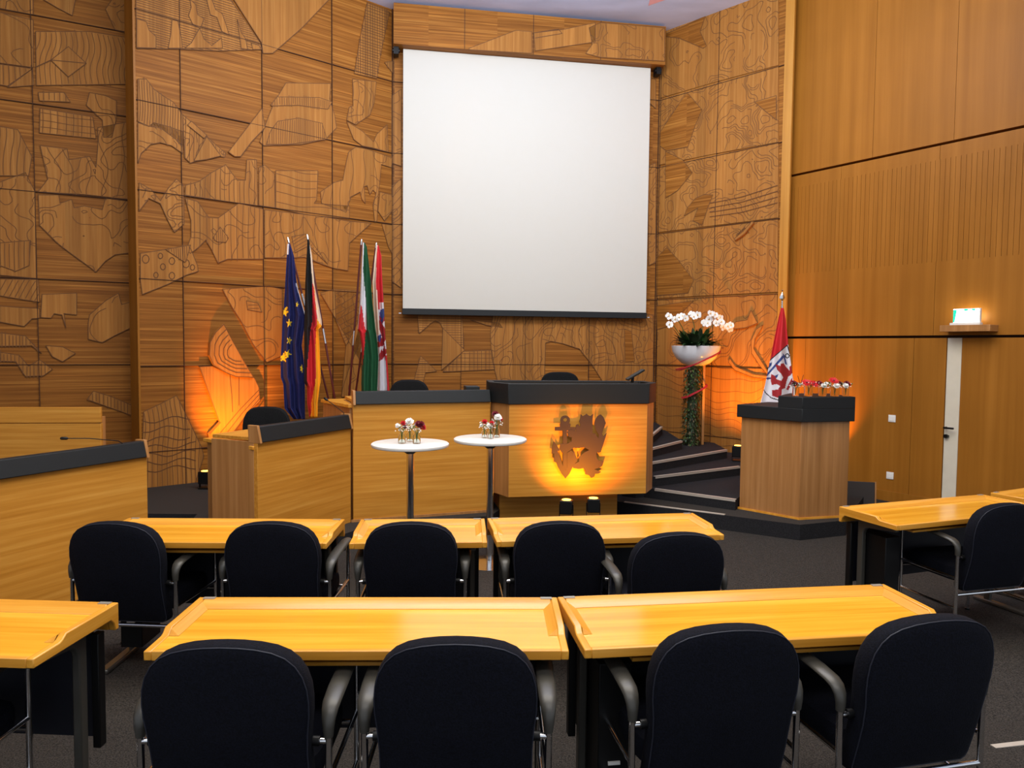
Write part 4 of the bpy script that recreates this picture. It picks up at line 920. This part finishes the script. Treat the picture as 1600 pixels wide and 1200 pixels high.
# ================================================================ CHAIRS
def super_outline(n=44):
    """back outline, x across, z up (0 bottom .. 1 top): broad shoulders, large top radii, slight waist"""
    pts = []
    W, H = 0.252, 0.54
    right = [(0.215, 0.0), (0.232, 0.010), (0.238, 0.03), (0.238, 0.12), (0.238, 0.20), (0.242, 0.27), (0.249, 0.33), (0.250, 0.375), (0.246, 0.42), (0.234, 0.462), (0.214, 0.497), (0.186, 0.524), (0.148, 0.543), (0.10, 0.555), (0.05, 0.561), (0.0, 0.563)]
    return right + [(-x, z) for x, z in reversed(right[:-1])]
def make_chair():
    t = thing('armchair', 'proto', 'chair')
    # backrest: pillow-edged slab bent around the sitter, leaning back
    out = super_outline(); m = MB(); rings = []
    cx, cz = 0.0, 0.26
    def pos(x, z, d):
        lean = -0.20 - 0.10 * (z / 0.54) - 0.02 * math.sin(PI * z / 0.54)
        bend = 0.35 * x * x
        return (x, lean + bend + d * 1.2, 0.31 + z)
    prof_ = [(0.0, -0.036), (0.5, -0.036), (0.8, -0.035), (0.93, -0.033), (0.975, -0.029), (0.995, -0.02), (1.0, -0.008), (1.0, 0.012), (0.992, 0.024), (0.965, 0.034), (0.9, 0.04), (0.7, 0.046), (0.4, 0.048), (0.0, 0.048)]
    n = len(out); vs = []
    for k, d in prof_:
        for x, z in out: vs.append(pos(cx + (x - cx) * max(k, 0.002), cz + (z - cz) * max(k, 0.002), d))
    fs = [(i * n + j, (i + 1) * n + j, (i + 1) * n + (j + 1) % n, i * n + (j + 1) % n) for i in range(len(prof_) - 1) for j in range(n)]
    m.add(vs, fs, 'navy'); b = m.build('backrest', t)
    for p in b.data.polygons: p.use_smooth = True
    b.data.set_sharp_from_angle(angle=math.radians(80))
    m = MB(); m.tube([pos(x * 0.985, cz + (z - cz) * 0.985, -0.0285) for x, z in out] + [pos(out[0][0] * 0.985, cz + (out[0][1] - cz) * 0.985, -0.0285)], 0.0022, 'piping', 6); m.build('piping', b)
    # seat cushion
    m = MB(); so = []
    for k in range(28):
        a = 2 * PI * k / 28; c_, s_ = math.cos(a), math.sin(a); e = 0.32
        so.append((0.245 * math.copysign(abs(c_) ** e, c_), 0.03 + 0.235 * math.copysign(abs(s_) ** e, s_)))
    pr = [(0.3, 0.352), (0.9, 0.355), (0.985, 0.365), (1.0, 0.385), (1.0, 0.42), (0.98, 0.442), (0.9, 0.455), (0.6, 0.462), (0.0, 0.464)]
    vs = [(x * max(k, .002), 0.03 + (y - 0.03) * max(k, .002), z) for k, z in pr for x, y in so]; n = len(so)
    m.add(vs, [(i * n + j, i * n + (j + 1) % n, (i + 1) * n + (j + 1) % n, (i + 1) * n + j) for i in range(len(pr) - 1) for j in range(n)] + [tuple(range(n - 1, -1, -1))], 'navy'); m.build('seat', t)
    X = 0.288
    for s_ in (-1, 1):
        m = MB(); m.tube([(s_ * X, -0.225, 0.0), (s_ * X, -0.225, 0.58)], 0.0115, 'chrome', 12); lg = m.build('leg', t)
        m = MB(); m.tube([(s_ * X, -0.225, 0.0), (s_ * X, -0.225, 0.012)], 0.016, 'black', 12); m.build('glide', lg)
        m = MB(); m.tube([(s_ * X, 0.215, 0.0), (s_ * X, 0.215, 0.63)], 0.0115, 'chrome', 12); lg = m.build('leg', t)
        m = MB(); m.tube([(s_ * X, 0.215, 0.0), (s_ * X, 0.215, 0.012)], 0.016, 'black', 12); m.build('glide', lg)
        # armrest: rises from the rear post, bends over, runs forward
        path = [(s_ * X, -0.225, 0.545), (s_ * X, -0.227, 0.575), (s_ * X, -0.222, 0.602), (s_ * X, -0.206, 0.622), (s_ * X, -0.18, 0.633), (s_ * X, -0.10, 0.643), (s_ * X, 0.0, 0.648), (s_ * X, 0.17, 0.648), (s_ * X, 0.205, 0.645), (s_ * X, 0.222, 0.632), (s_ * X, 0.224, 0.61)]
        rad = [(0.0145, 0.0145), (0.015, 0.018), (0.0145, 0.022), (0.013, 0.026), (0.0125, 0.029), (0.012, 0.031), (0.012, 0.031), (0.012, 0.029), (0.012, 0.025), (0.013, 0.018), (0.013, 0.0145)]
        m = MB(); m.tube(path, rad, 'arm', 16); m.build('armrest', t)
        m = MB(); m.tube([(s_ * X, -0.225, 0.40), (s_ * X, 0.215, 0.40)], 0.009, 'chrome', 10); m.build('side_rail', t)
        m = MB(); m.tube([(s_ * X, -0.225, 0.53), (s_ * 0.225, -0.222, 0.53)], 0.010, 'chrome', 10); m.tube([(s_ * 0.262, -0.224, 0.53), (s_ * 0.236, -0.223, 0.53)], 0.0155, 'black', 12); m.build('back_knob', t)
    m = MB(); m.tube([(-X, -0.225, 0.295), (X, -0.225, 0.295)], 0.010, 'chrome', 10); m.build('rear_rail', t)
    m = MB(); m.tube([(-X, 0.215, 0.36), (X, 0.215, 0.36)], 0.010, 'chrome', 10); m.build('front_rail', t)
    m = MB(); m.tube([(-X, -0.225, 0.21), (-X, 0.215, 0.21)], 0.009, 'chrome', 10); m.build('lower_rail', t)
    m = MB(); m.tube([(X, -0.225, 0.21), (X, 0.215, 0.21)], 0.009, 'chrome', 10); m.build('lower_rail', t)
    return t
MAT['piping'] = flat('navy_piping', srgb(28, 31, 44), 0.6)
chair0 = make_chair(); remember(chair0)
CH = [
 (-2.02, 2.33, F1, 0, 'navy armchair cut off at the lower left corner, only its chrome arm post in view'),
 (-0.848, 2.395, F1, 1, 'leftmost of the four large navy armchairs in the foreground'),
 (-0.167, 2.435, F1, 1, 'second large navy armchair from the left in the foreground, centred under the nearest desk'),
 (0.65, 2.555, F1, 9, 'third large navy armchair from the left in the foreground, left of its turned neighbour'),
 (1.34, 2.65, F1, 13, 'rightmost large navy armchair in the foreground, closest to the right edge'),
 (-2.05, 4.03, F2, -4, 'second row navy armchair nearest the left side counter, turned slightly outward'),
 (-1.26, 4.06, F2, 0, 'second row navy armchair at the right half of the left desk'),
 (-0.545, 4.08, F2, 3, 'second row navy armchair at the narrow single desk'),
 (0.24, 4.125, F2, 5, 'second row navy armchair right of the single desk, under the crest rostrum'),
 (0.80, 3.91, F2, 10, 'second row navy armchair pulled back, its back lower than its neighbour'),
 (2.975, 4.69, F2, 15, 'navy armchair at the right edge with its chrome frame in full view')]
for i, (x, y, z, yaw, lab) in enumerate(CH):
    c = chair0 if i == 0 else copy_tree(chair0)
    c.location = (x, y, z); c.rotation_euler = (0, 0, math.radians(yaw)); c['label'] = lab
    c['group'] = 'navy armchairs at the delegate desks'

# swivel chairs on the stage, only their rounded backs show
def make_swivel():
    t = thing('swivel_chair', 'proto', 'chair')
    m = MB(); out = []
    for k in range(32):
        a = 2 * PI * k / 32; c_, s_ = math.cos(a), math.sin(a)
        out.append((0.235 * math.copysign(abs(c_) ** 0.62, c_), 0.27 * math.copysign(abs(s_) ** 0.62, s_)))
    pr = [(0.0, -0.035), (0.8, -0.035), (0.95, -0.028), (1.0, 0.0), (0.95, 0.028), (0.8, 0.04), (0.0, 0.042)]; n = 32
    vs = [(x * max(k, .002), 0.22 + d - 0.35 * x * x * 0.5, 0.74 + z * max(k, .002)) for k, d in pr for x, z in out]
    m.add(vs, [(i * n + (j + 1) % n, (i + 1) * n + (j + 1) % n, (i + 1) * n + j, i * n + j) for i in range(len(pr) - 1) for j in range(n)], 'blackcloth'); m.build('backrest', t)
    m = MB(); m.lathe([(0.02, 0.42), (0.22, 0.43), (0.24, 0.46), (0.22, 0.50), (0.02, 0.51)], m='blackcloth', n=28); m.build('seat', t)
    m = MB(); m.tube([(0, 0, 0.07), (0, 0, 0.42)], 0.025, 'chrome'); m.build('column', t)
    m = MB(); m.tube([(0, 0.05, 0.44), (0, 0.24, 0.46), (0, 0.27, 0.60)], 0.02, 'black'); m.build('back_bracket', t)
    for k in range(5):
        a = 2 * PI * k / 5; m = MB(); m.tube([(0, 0, 0.08), (0.26 * math.cos(a), 0.26 * math.sin(a), 0.045)], [0.022, 0.014], 'steel', 8)
        m.tube([(0.26 * math.cos(a), 0.26 * math.sin(a), 0.0), (0.26 * math.cos(a), 0.26 * math.sin(a), 0.05)], 0.024, 'black', 10); m.build('leg', t)
    return t
sw = make_swivel(); remember(sw)
for i, (px, py, Y, z, lab) in enumerate(((417, 635, 6.95, 0.10, 'rounded black chair back showing over the angled counter'), (640, 593, 7.95, 0.10, 'rounded black chair back showing over the long counter left of the rostrum'), (875, 581, 8.7, 0.65, 'rounded black chair back showing over the crest rostrum'))):
    c = sw if i == 0 else copy_tree(sw); p = aty(px, py, Y)
    c.location = (p.x, Y - 0.22, z); c.rotation_euler = (0, 0, 0.0); c['label'] = lab
    k = (p.z - z) / 1.01; c.scale = (1, 1, k)
    c['group'] = 'black swivel chairs on the stage'

# ================================================================ STANDING TABLES AND FLOWERS
def make_table():
    t = thing('standing_table', 'x', 'table')
    m = MB(); m.lathe([(0.0, 1.018), (0.285, 1.018), (0.297, 1.023), (0.302, 1.033), (0.300, 1.044), (0.292, 1.05), (0.0, 1.05)], m='white', n=64, caps=False); m.build('tabletop', t)
    m = MB(); m.tube([(0, 0, 0.02), (0, 0, 0.985)], 0.029, 'chrome', 20); m.build('column', t)
    m = MB(); m.lathe([(0.03, 0.965), (0.055, 0.985), (0.055, 1.017), (0.03, 1.017)], m='black', n=20); m.box((0.06, -0.02, 0.998), (0.06, 0.02, 0.02), 'black'); m.build('hinge', t)
    m = MB(); m.lathe([(0.22, 0), (0.22, 0.008), (0.10, 0.02), (0.03, 0.03)], m='chrome', n=40); m.build('base', t)
    return t
tbl = make_table(); remember(tbl)
TB = [(641, 692, 5.6, 'left round white standing table on a dark chrome column'), (766, 688, 5.94, 'right round white standing table, its column in front of the counter edge')]
TOPS = []
for i, (px, py, Y, lab) in enumerate(TB):
    c = tbl if i == 0 else copy_tree(tbl); p = aty(px, py, Y); c.location = (p.x, Y, LOW); c['label'] = lab; c['group'] = 'round white standing tables'; TOPS.append(LOW + 1.05)
def ball(m, c, r_, mat, n=8, jit=0.25, sq=0.8):
    o = len(m.v); rows_ = 5; vs = []; rnd = random.random
    for i in range(rows_ + 1):
        th = PI * i / rows_
        for j in range(n):
            a = 2 * PI * j / n; q = r_ * (1 + jit * (rnd() - 0.5))
            vs.append((c[0] + q * math.sin(th) * math.cos(a), c[1] + q * math.sin(th) * math.sin(a), c[2] + q * sq * math.cos(th)))
    m.add(vs, [(i * n + j, (i + 1) * n + j, (i + 1) * n + (j + 1) % n, i * n + (j + 1) % n) for i in range(rows_) for j in range(n)], mat)
def petal_ring(m, c, nrm, r_, k, mat, wd=0.34, cup=0.25, r0=0.12, off=0.0):
    nrm = Vector(nrm).normalized(); u = nrm.cross(Vector((0.3, 0.2, 1))).normalized(); v = nrm.cross(u)
    for i in range(k):
        a = 2 * PI * (i + off) / k + random.uniform(-.08, .08); d = u * math.cos(a) + v * math.sin(a); s_ = nrm.cross(d); L = r_ * random.uniform(.9, 1.06)
        c_ = Vector(c); P = [c_ + d * L * r0, c_ + d * L * .55 + s_ * L * wd + nrm * L * cup * .5, c_ + d * L * .92 + s_ * L * wd * .7 + nrm * L * cup, c_ + d * L + nrm * L * cup * 1.05, c_ + d * L * .92 - s_ * L * wd * .7 + nrm * L * cup, c_ + d * L * .55 - s_ * L * wd + nrm * L * cup * .5]
        m.add(P, [(0, 1, 2, 3, 4, 5)], mat)
def blossom(parent, kind, p, r_, nrm=(0, -0.6, 0.8)):
    m = MB()
    if kind == 'gerbera_red':
        petal_ring(m, p, nrm, r_, 15, 'petal_red', .13, .12); petal_ring(m, Vector(p) + Vector(nrm) * .004, nrm, r_ * .7, 12, 'petal_red', .15, .2); ball(m, Vector(p) + Vector(nrm) * .006, r_ * .22, 'petal_dark', jit=.1)
    elif kind == 'burgundy':
        for k, q in enumerate((1, .8, .6, .4)): petal_ring(m, Vector(p) + Vector(nrm).normalized() * .003 * k, nrm, r_ * q, 9, 'petal_dark', .3, .2 + .35 * k)
    elif kind == 'white':
        for k, q in enumerate((1, .85, .65, .45)): petal_ring(m, Vector(p) + Vector(nrm).normalized() * .003 * k, nrm, r_ * q, 8, 'petal', .35, .15 + .35 * k)
    elif kind == 'red':
        for k, q in enumerate((1, .85, .65, .45)): petal_ring(m, Vector(p) + Vector(nrm).normalized() * .003 * k, nrm, r_ * q, 9, 'petal_red', .3, .15 + .35 * k)
    m.build({'gerbera_red': 'red_gerbera', 'burgundy': 'burgundy_bloom', 'white': 'white_bloom', 'red': 'red_bloom'}[kind], parent)
def vase(label, group, pos, h, r_, blooms, neck=True, filler=6):
    t = thing('flower_vase', label, 'vase', tuple(pos), group=group); O = Vector(pos)
    m = MB()
    pf = [(r_ * .9, 0), (r_, .006), (r_, h * .55), (r_ * .55, h * .75), (r_ * .5, h * .9), (r_ * .68, h)] if neck else [(r_ * .9, 0), (r_, .006), (r_, h)]
    inner = [(max(a - .003, .002), b + (.006 if i == 0 else 0)) for i, (a, b) in enumerate(pf)]
    m.lathe(pf + inner[::-1], m='glass', n=18, caps=False); n_ = 18; m.f.append(tuple(range(n_ - 1, -1, -1))); m.m.append(0); L_ = len(pf) * 2; m.f.append(tuple(range((L_ - 1) * n_, L_ * n_))); m.m.append(0)
    m.build('glass_bottle' if neck else 'glass_tumbler', t)
    m = MB()
    for kind, dx, dy, dz, br in blooms: m.tube([(0, 0, .01), (dx * .2, dy * .2, h * .8), (dx * .7, dy * .7, h + (dz - h) * .6), (dx, dy, dz - .008)], .0016, 'leaf2', 6)
    for k in range(filler):
        a = random.uniform(0, 2 * PI); q = random.uniform(.3, 1.2) * r_ * 1.6; m.tube([(0, 0, .01), (q * .2 * math.cos(a), q * .2 * math.sin(a), h * .9), (q * math.cos(a), q * math.sin(a), h + random.uniform(.0, .03))], .0008, 'leaf2', 5)
        for _ in range(3):
            cc = Vector((q * math.cos(a), q * math.sin(a), h + random.uniform(.0, .04))); dd = Vector((random.uniform(-1, 1), random.uniform(-1, 1), random.uniform(.1, 1))).normalized() * .02; ss = dd.cross(Vector((0, 0, 1))).normalized() * .006
            m.add([cc, cc + dd * .5 + ss, cc + dd, cc + dd * .5 - ss], [(0, 1, 2, 3)], 'leaf2')
    m.build('stems', t)
    for kind, dx, dy, dz, br in blooms: blossom(t, kind, (dx, dy, dz), br, (dx * 6 + .05, -.55 + dy * 5, .75))
    m = MB()
    for k in range(filler * 4):
        a = random.uniform(0, 2 * PI); q = random.uniform(.2, 1) * r_ * 2.0; ball(m, (q * math.cos(a), q * math.sin(a), h + random.uniform(-.005, .045)), .0045, 'petal', 5, .2, 1)
    if filler: g_ = m.build('baby_breath', t); g_['kind'] = 'stuff'
    return t
vg = 'small flower bottles on the standing tables'
def on_table(i, px, depth, h=0.098, r_=0.027, **k):
    Y = TB[i][2] + depth; p = aty(px, 690, Y); return Vector((p.x, Y, TOPS[i] + 0.0005))
vase('glass bottle with red and white blooms, left front on the left standing table', vg, on_table(0, 628, -0.05), .10, .029, [('white', -.03, -.01, .135, .022), ('red', .008, 0, .155, .022), ('burgundy', .02, .01, .125, .02)])
vase('glass bottle with a white bloom, at the back of the left standing table', vg, on_table(0, 640.5, 0.06), .10, .026, [('white', -.005, 0, .155, .036), ('red', -.035, 0, .135, .026)], filler=4)
vase('glass bottle with two dark red blooms, right on the left standing table', vg, on_table(0, 651, -0.05), .10, .030, [('burgundy', .015, 0, .145, .036), ('red', .045, .01, .12, .028), ('burgundy', .035, -.01, .15, .028)])
vase('glass bottle with small red blooms, left on the right standing table', vg, on_table(1, 757, 0.0), .085, .023, [('red', 0, 0, .13, .026), ('white', -.025, 0, .10, .018)])
vase('glass bottle with one red bloom, middle front on the right standing table', vg, on_table(1, 766.5, -0.06), .085, .023, [('red', .008, 0, .125, .024), ('white', -.015, -.01, .11, .02)])
vase('glass bottle with a large white bloom, right on the right standing table', vg, on_table(1, 776, 0.04), .11, .026, [('white', .008, -.01, .165, .036), ('burgundy', -.012, .01, .19, .032), ('red', .03, 0, .15, .022)])
vl = 'flower tumblers lined up on the lectern'
def on_lect(px, Y): p = aty(px, 617, Y); return Vector((p.x, Y, 1.2975))
vase('tumbler with one burgundy bloom and two bare twigs, left end of the lectern row', vl, on_lect(1243, 7.10), .09, .032, [('burgundy', -.02, 0, .115, .042), ('white', -.045, 0, .10, .016), ('white', .03, 0, .11, .014)], neck=False, filler=10)
vase('wide tumbler holding two bright red gerberas on the lectern', vl, on_lect(1263, 7.10), .095, .040, [('gerbera_red', -.025, -.01, .13, .052), ('gerbera_red', .04, -.02, .12, .052), ('burgundy', .065, .02, .12, .03)], neck=False, filler=8)
vase('tumbler with dark and white small blooms between the gerberas on the lectern', vl, on_lect(1285, 7.12), .09, .038, [('burgundy', -.03, .01, .12, .034), ('white', .0, -.02, .10, .03), ('white', .03, 0, .12, .022)], neck=False, filler=9)
vase('wide tumbler with the topmost single red gerbera on the lectern', vl, on_lect(1304, 7.13), .09, .042, [('gerbera_red', -.012, 0, .15, .055), ('white', .0, -.03, .10, .034), ('burgundy', .05, .01, .12, .03)], neck=False)
vase('tumbler with white and burgundy blooms, right end of the lectern row', vl, on_lect(1321, 7.14), .088, .030, [('white', -.01, -.02, .10, .03), ('burgundy', .008, 0, .12, .034), ('red', .03, 0, .11, .02)], neck=False, filler=8)
tw = MB(); a = on_lect(1250, 7.08)
for dx, dz in ((-.028, .20), (.03, .21)): tw.tube([a + Vector((0, 0, .09)), a + Vector((dx * .3, 0, .14)), a + Vector((dx, 0, dz))], .0022, 'black', 6)
# the two twigs belong to the first tumbler
q = [o for o in bpy.data.objects if o.get('label', '').startswith('tumbler with one burgundy')][0]
o = tw.build('twig', q); o.matrix_parent_inverse = Matrix.Translation(q.location).inverted()

# ================================================================ ORCHID PLANTER
MAT['bowl'] = flat('gloss_white_ceramic', srgb(226, 228, 234), 0.15, coat=0.3)
MAT['twig'] = flat('dry_ivy_brown', srgb(92, 76, 52), .7)
YP = 9.9; pb = aty(1083, 600, YP); PZ = 0.43
pt = thing('orchid_planter', 'white bowl of orchids on an ivy-wrapped column standing on the steps', 'planter', (pb.x, YP, PZ))
bx = aty(1087, 560, YP).x - pb.x; RZ = 1.79 - PZ
m = MB(); m.lathe([(0.02, -.275), (0.10, -.27), (0.19, -.235), (0.265, -.165), (0.312, -.08), (0.33, 0.0), (0.322, 0.003), (0.305, -.07), (0.25, -.15), (0.17, -.21), (0.02, -.24)], c=(bx, 0, RZ), m='bowl', n=48, caps=False); m.build('bowl', pt)
m = MB(); m.lathe([(0.02, -.03), (0.31, -.03), (0.31, -.02), (0.02, -.02)], c=(bx, 0, RZ), m='ivy', n=30); m.build('soil', pt)
m = MB()
def leaf(m, base, d, L, w_, mat, droop=.3):
    d = Vector(d).normalized(); s_ = d.cross(Vector((0, 0, 1)));
    if s_.length < .1: s_ = Vector((1, 0, 0))
    s_.normalize(); P = []
    for i in range(5):
        f = i / 4; c = Vector(base) + d * L * f + Vector((0, 0, -droop * L * f * f)); ww = w_ * math.sin(PI * (0.12 + 0.88 * f) ** .8) if i < 4 else 0.001
        P += [c - s_ * ww + Vector((0, 0, ww * .3)), c, c + s_ * ww + Vector((0, 0, ww * .3))]
    m.add(P, [(i * 3 + k, i * 3 + k + 1, i * 3 + k + 4, i * 3 + k + 3) for i in range(4) for k in (0, 1)], mat)
for k in range(150):
    a = random.uniform(0, 2 * PI); el = random.uniform(.25, 1.45); rr = random.uniform(0, .2)
    leaf(m, (bx + rr * math.cos(a), rr * math.sin(a), RZ + .0), (math.cos(a) * math.cos(el), math.sin(a) * math.cos(el), math.sin(el)), random.uniform(.24, .36) * (.85 if el < .8 else 1.15), random.uniform(.022, .04), random.choice(['leaf', 'leaf', 'ivy']), .35)
m.build('foliage', pt)
OR = [(1045, 494), (1046, 507), (1055, 499), (1061, 496), (1071, 497), (1066, 494), (1081, 491), (1090, 492), (1084, 495), (1110, 490), (1114, 496), (1106, 505), (1101, 504), (1108, 499), (1119, 505), (1127, 503), (1130, 511), (1137, 510), (1142, 508), (1125, 497), (1140, 514), (1117, 492)]
for i, (x, y) in enumerate(OR):
    p = aty(x, y, YP + random.uniform(-.12, .05)) - Vector((pb.x, YP, PZ)); m = MB(); nr = Vector((random.uniform(-.4, .4), -1, random.uniform(-.2, .5)))
    petal_ring(m, p, nr, .052, 5, 'petal', .42, .12, off=.25); petal_ring(m, p + nr * .004, nr, .05, 2, 'petal', .55, .1); ball(m, p + nr.normalized() * .008, .009, 'pollen', 6); m.build('orchid_bloom', pt)
for pts in ([(1075, 540), (1066, 512), (1056, 494), (1047, 496)], [(1084, 540), (1085, 510), (1080, 492), (1068, 494)], [(1092, 540), (1098, 512), (1104, 496), (1112, 492)], [(1098, 540), (1110, 512), (1124, 500), (1140, 508)], [(1070, 540), (1060, 520), (1050, 505)]):
    m = MB(); m.tube([aty(x, y, YP + .02) - Vector((pb.x, YP, PZ)) for x, y in pts], .005, 'leaf2', 6); m.build('orchid_stem', pt)
m = MB(); m.lathe([(0.075, 0), (0.075, RZ - .27)], m='ivy', n=14)
for k in range(1500):
    z = random.uniform(0.0, RZ - .27); a = random.uniform(0, 2 * PI); rr = .085 + .03 * noise.noise(Vector((math.cos(a) * 2, math.sin(a) * 2, z * 3))) + random.uniform(0, .03)
    b_ = (rr * math.cos(a) - .02 * (1 - z), rr * math.sin(a), z); leaf(m, b_, (math.cos(a) + random.uniform(-.6, .6), math.sin(a) + random.uniform(-.6, .6), random.uniform(-1.2, .4)), random.uniform(.025, .05), random.uniform(.007, .013), random.choice(['ivy', 'ivy', 'leaf', 'leaf2', 'twig']), .2)
m.build('ivy_column', pt)
px_ = aty(1100, 640, YP).x - pb.x
m = MB(); m.box((px_, .06, (RZ - .2) / 2), (.035, .05, RZ - .2), 'counter_v'); m.build('support_post', pt, bevel=.003)
def ring_ribbon(cx_, z_, ra, rb, tilt, strands, name, a0=0, a1=2 * PI):
    m = MB()
    for k in range(strands):
        o1, o2, o3 = random.uniform(-.012, .012), random.uniform(-.012, .012), random.uniform(0, 6)
        m.tube([(cx_ + (ra + o1) * math.cos(a), (rb + o1) * math.sin(a), z_ + tilt * math.cos(a) + o2 + .006 * math.sin(3 * a + o3)) for a in [a0 + (a1 - a0) * i / 36 for i in range(37)]], .004, 'ribbon', 6, caps=True)
    m.build(name, pt)
ring_ribbon(.06, RZ - .20, .30, .27, .13, 7, 'red_ribbon', PI * .95, PI * 2.2)
ring_ribbon(.02, RZ - .62, .17, .16, .09, 7, 'red_ribbon', PI * .9, PI * 2.15)
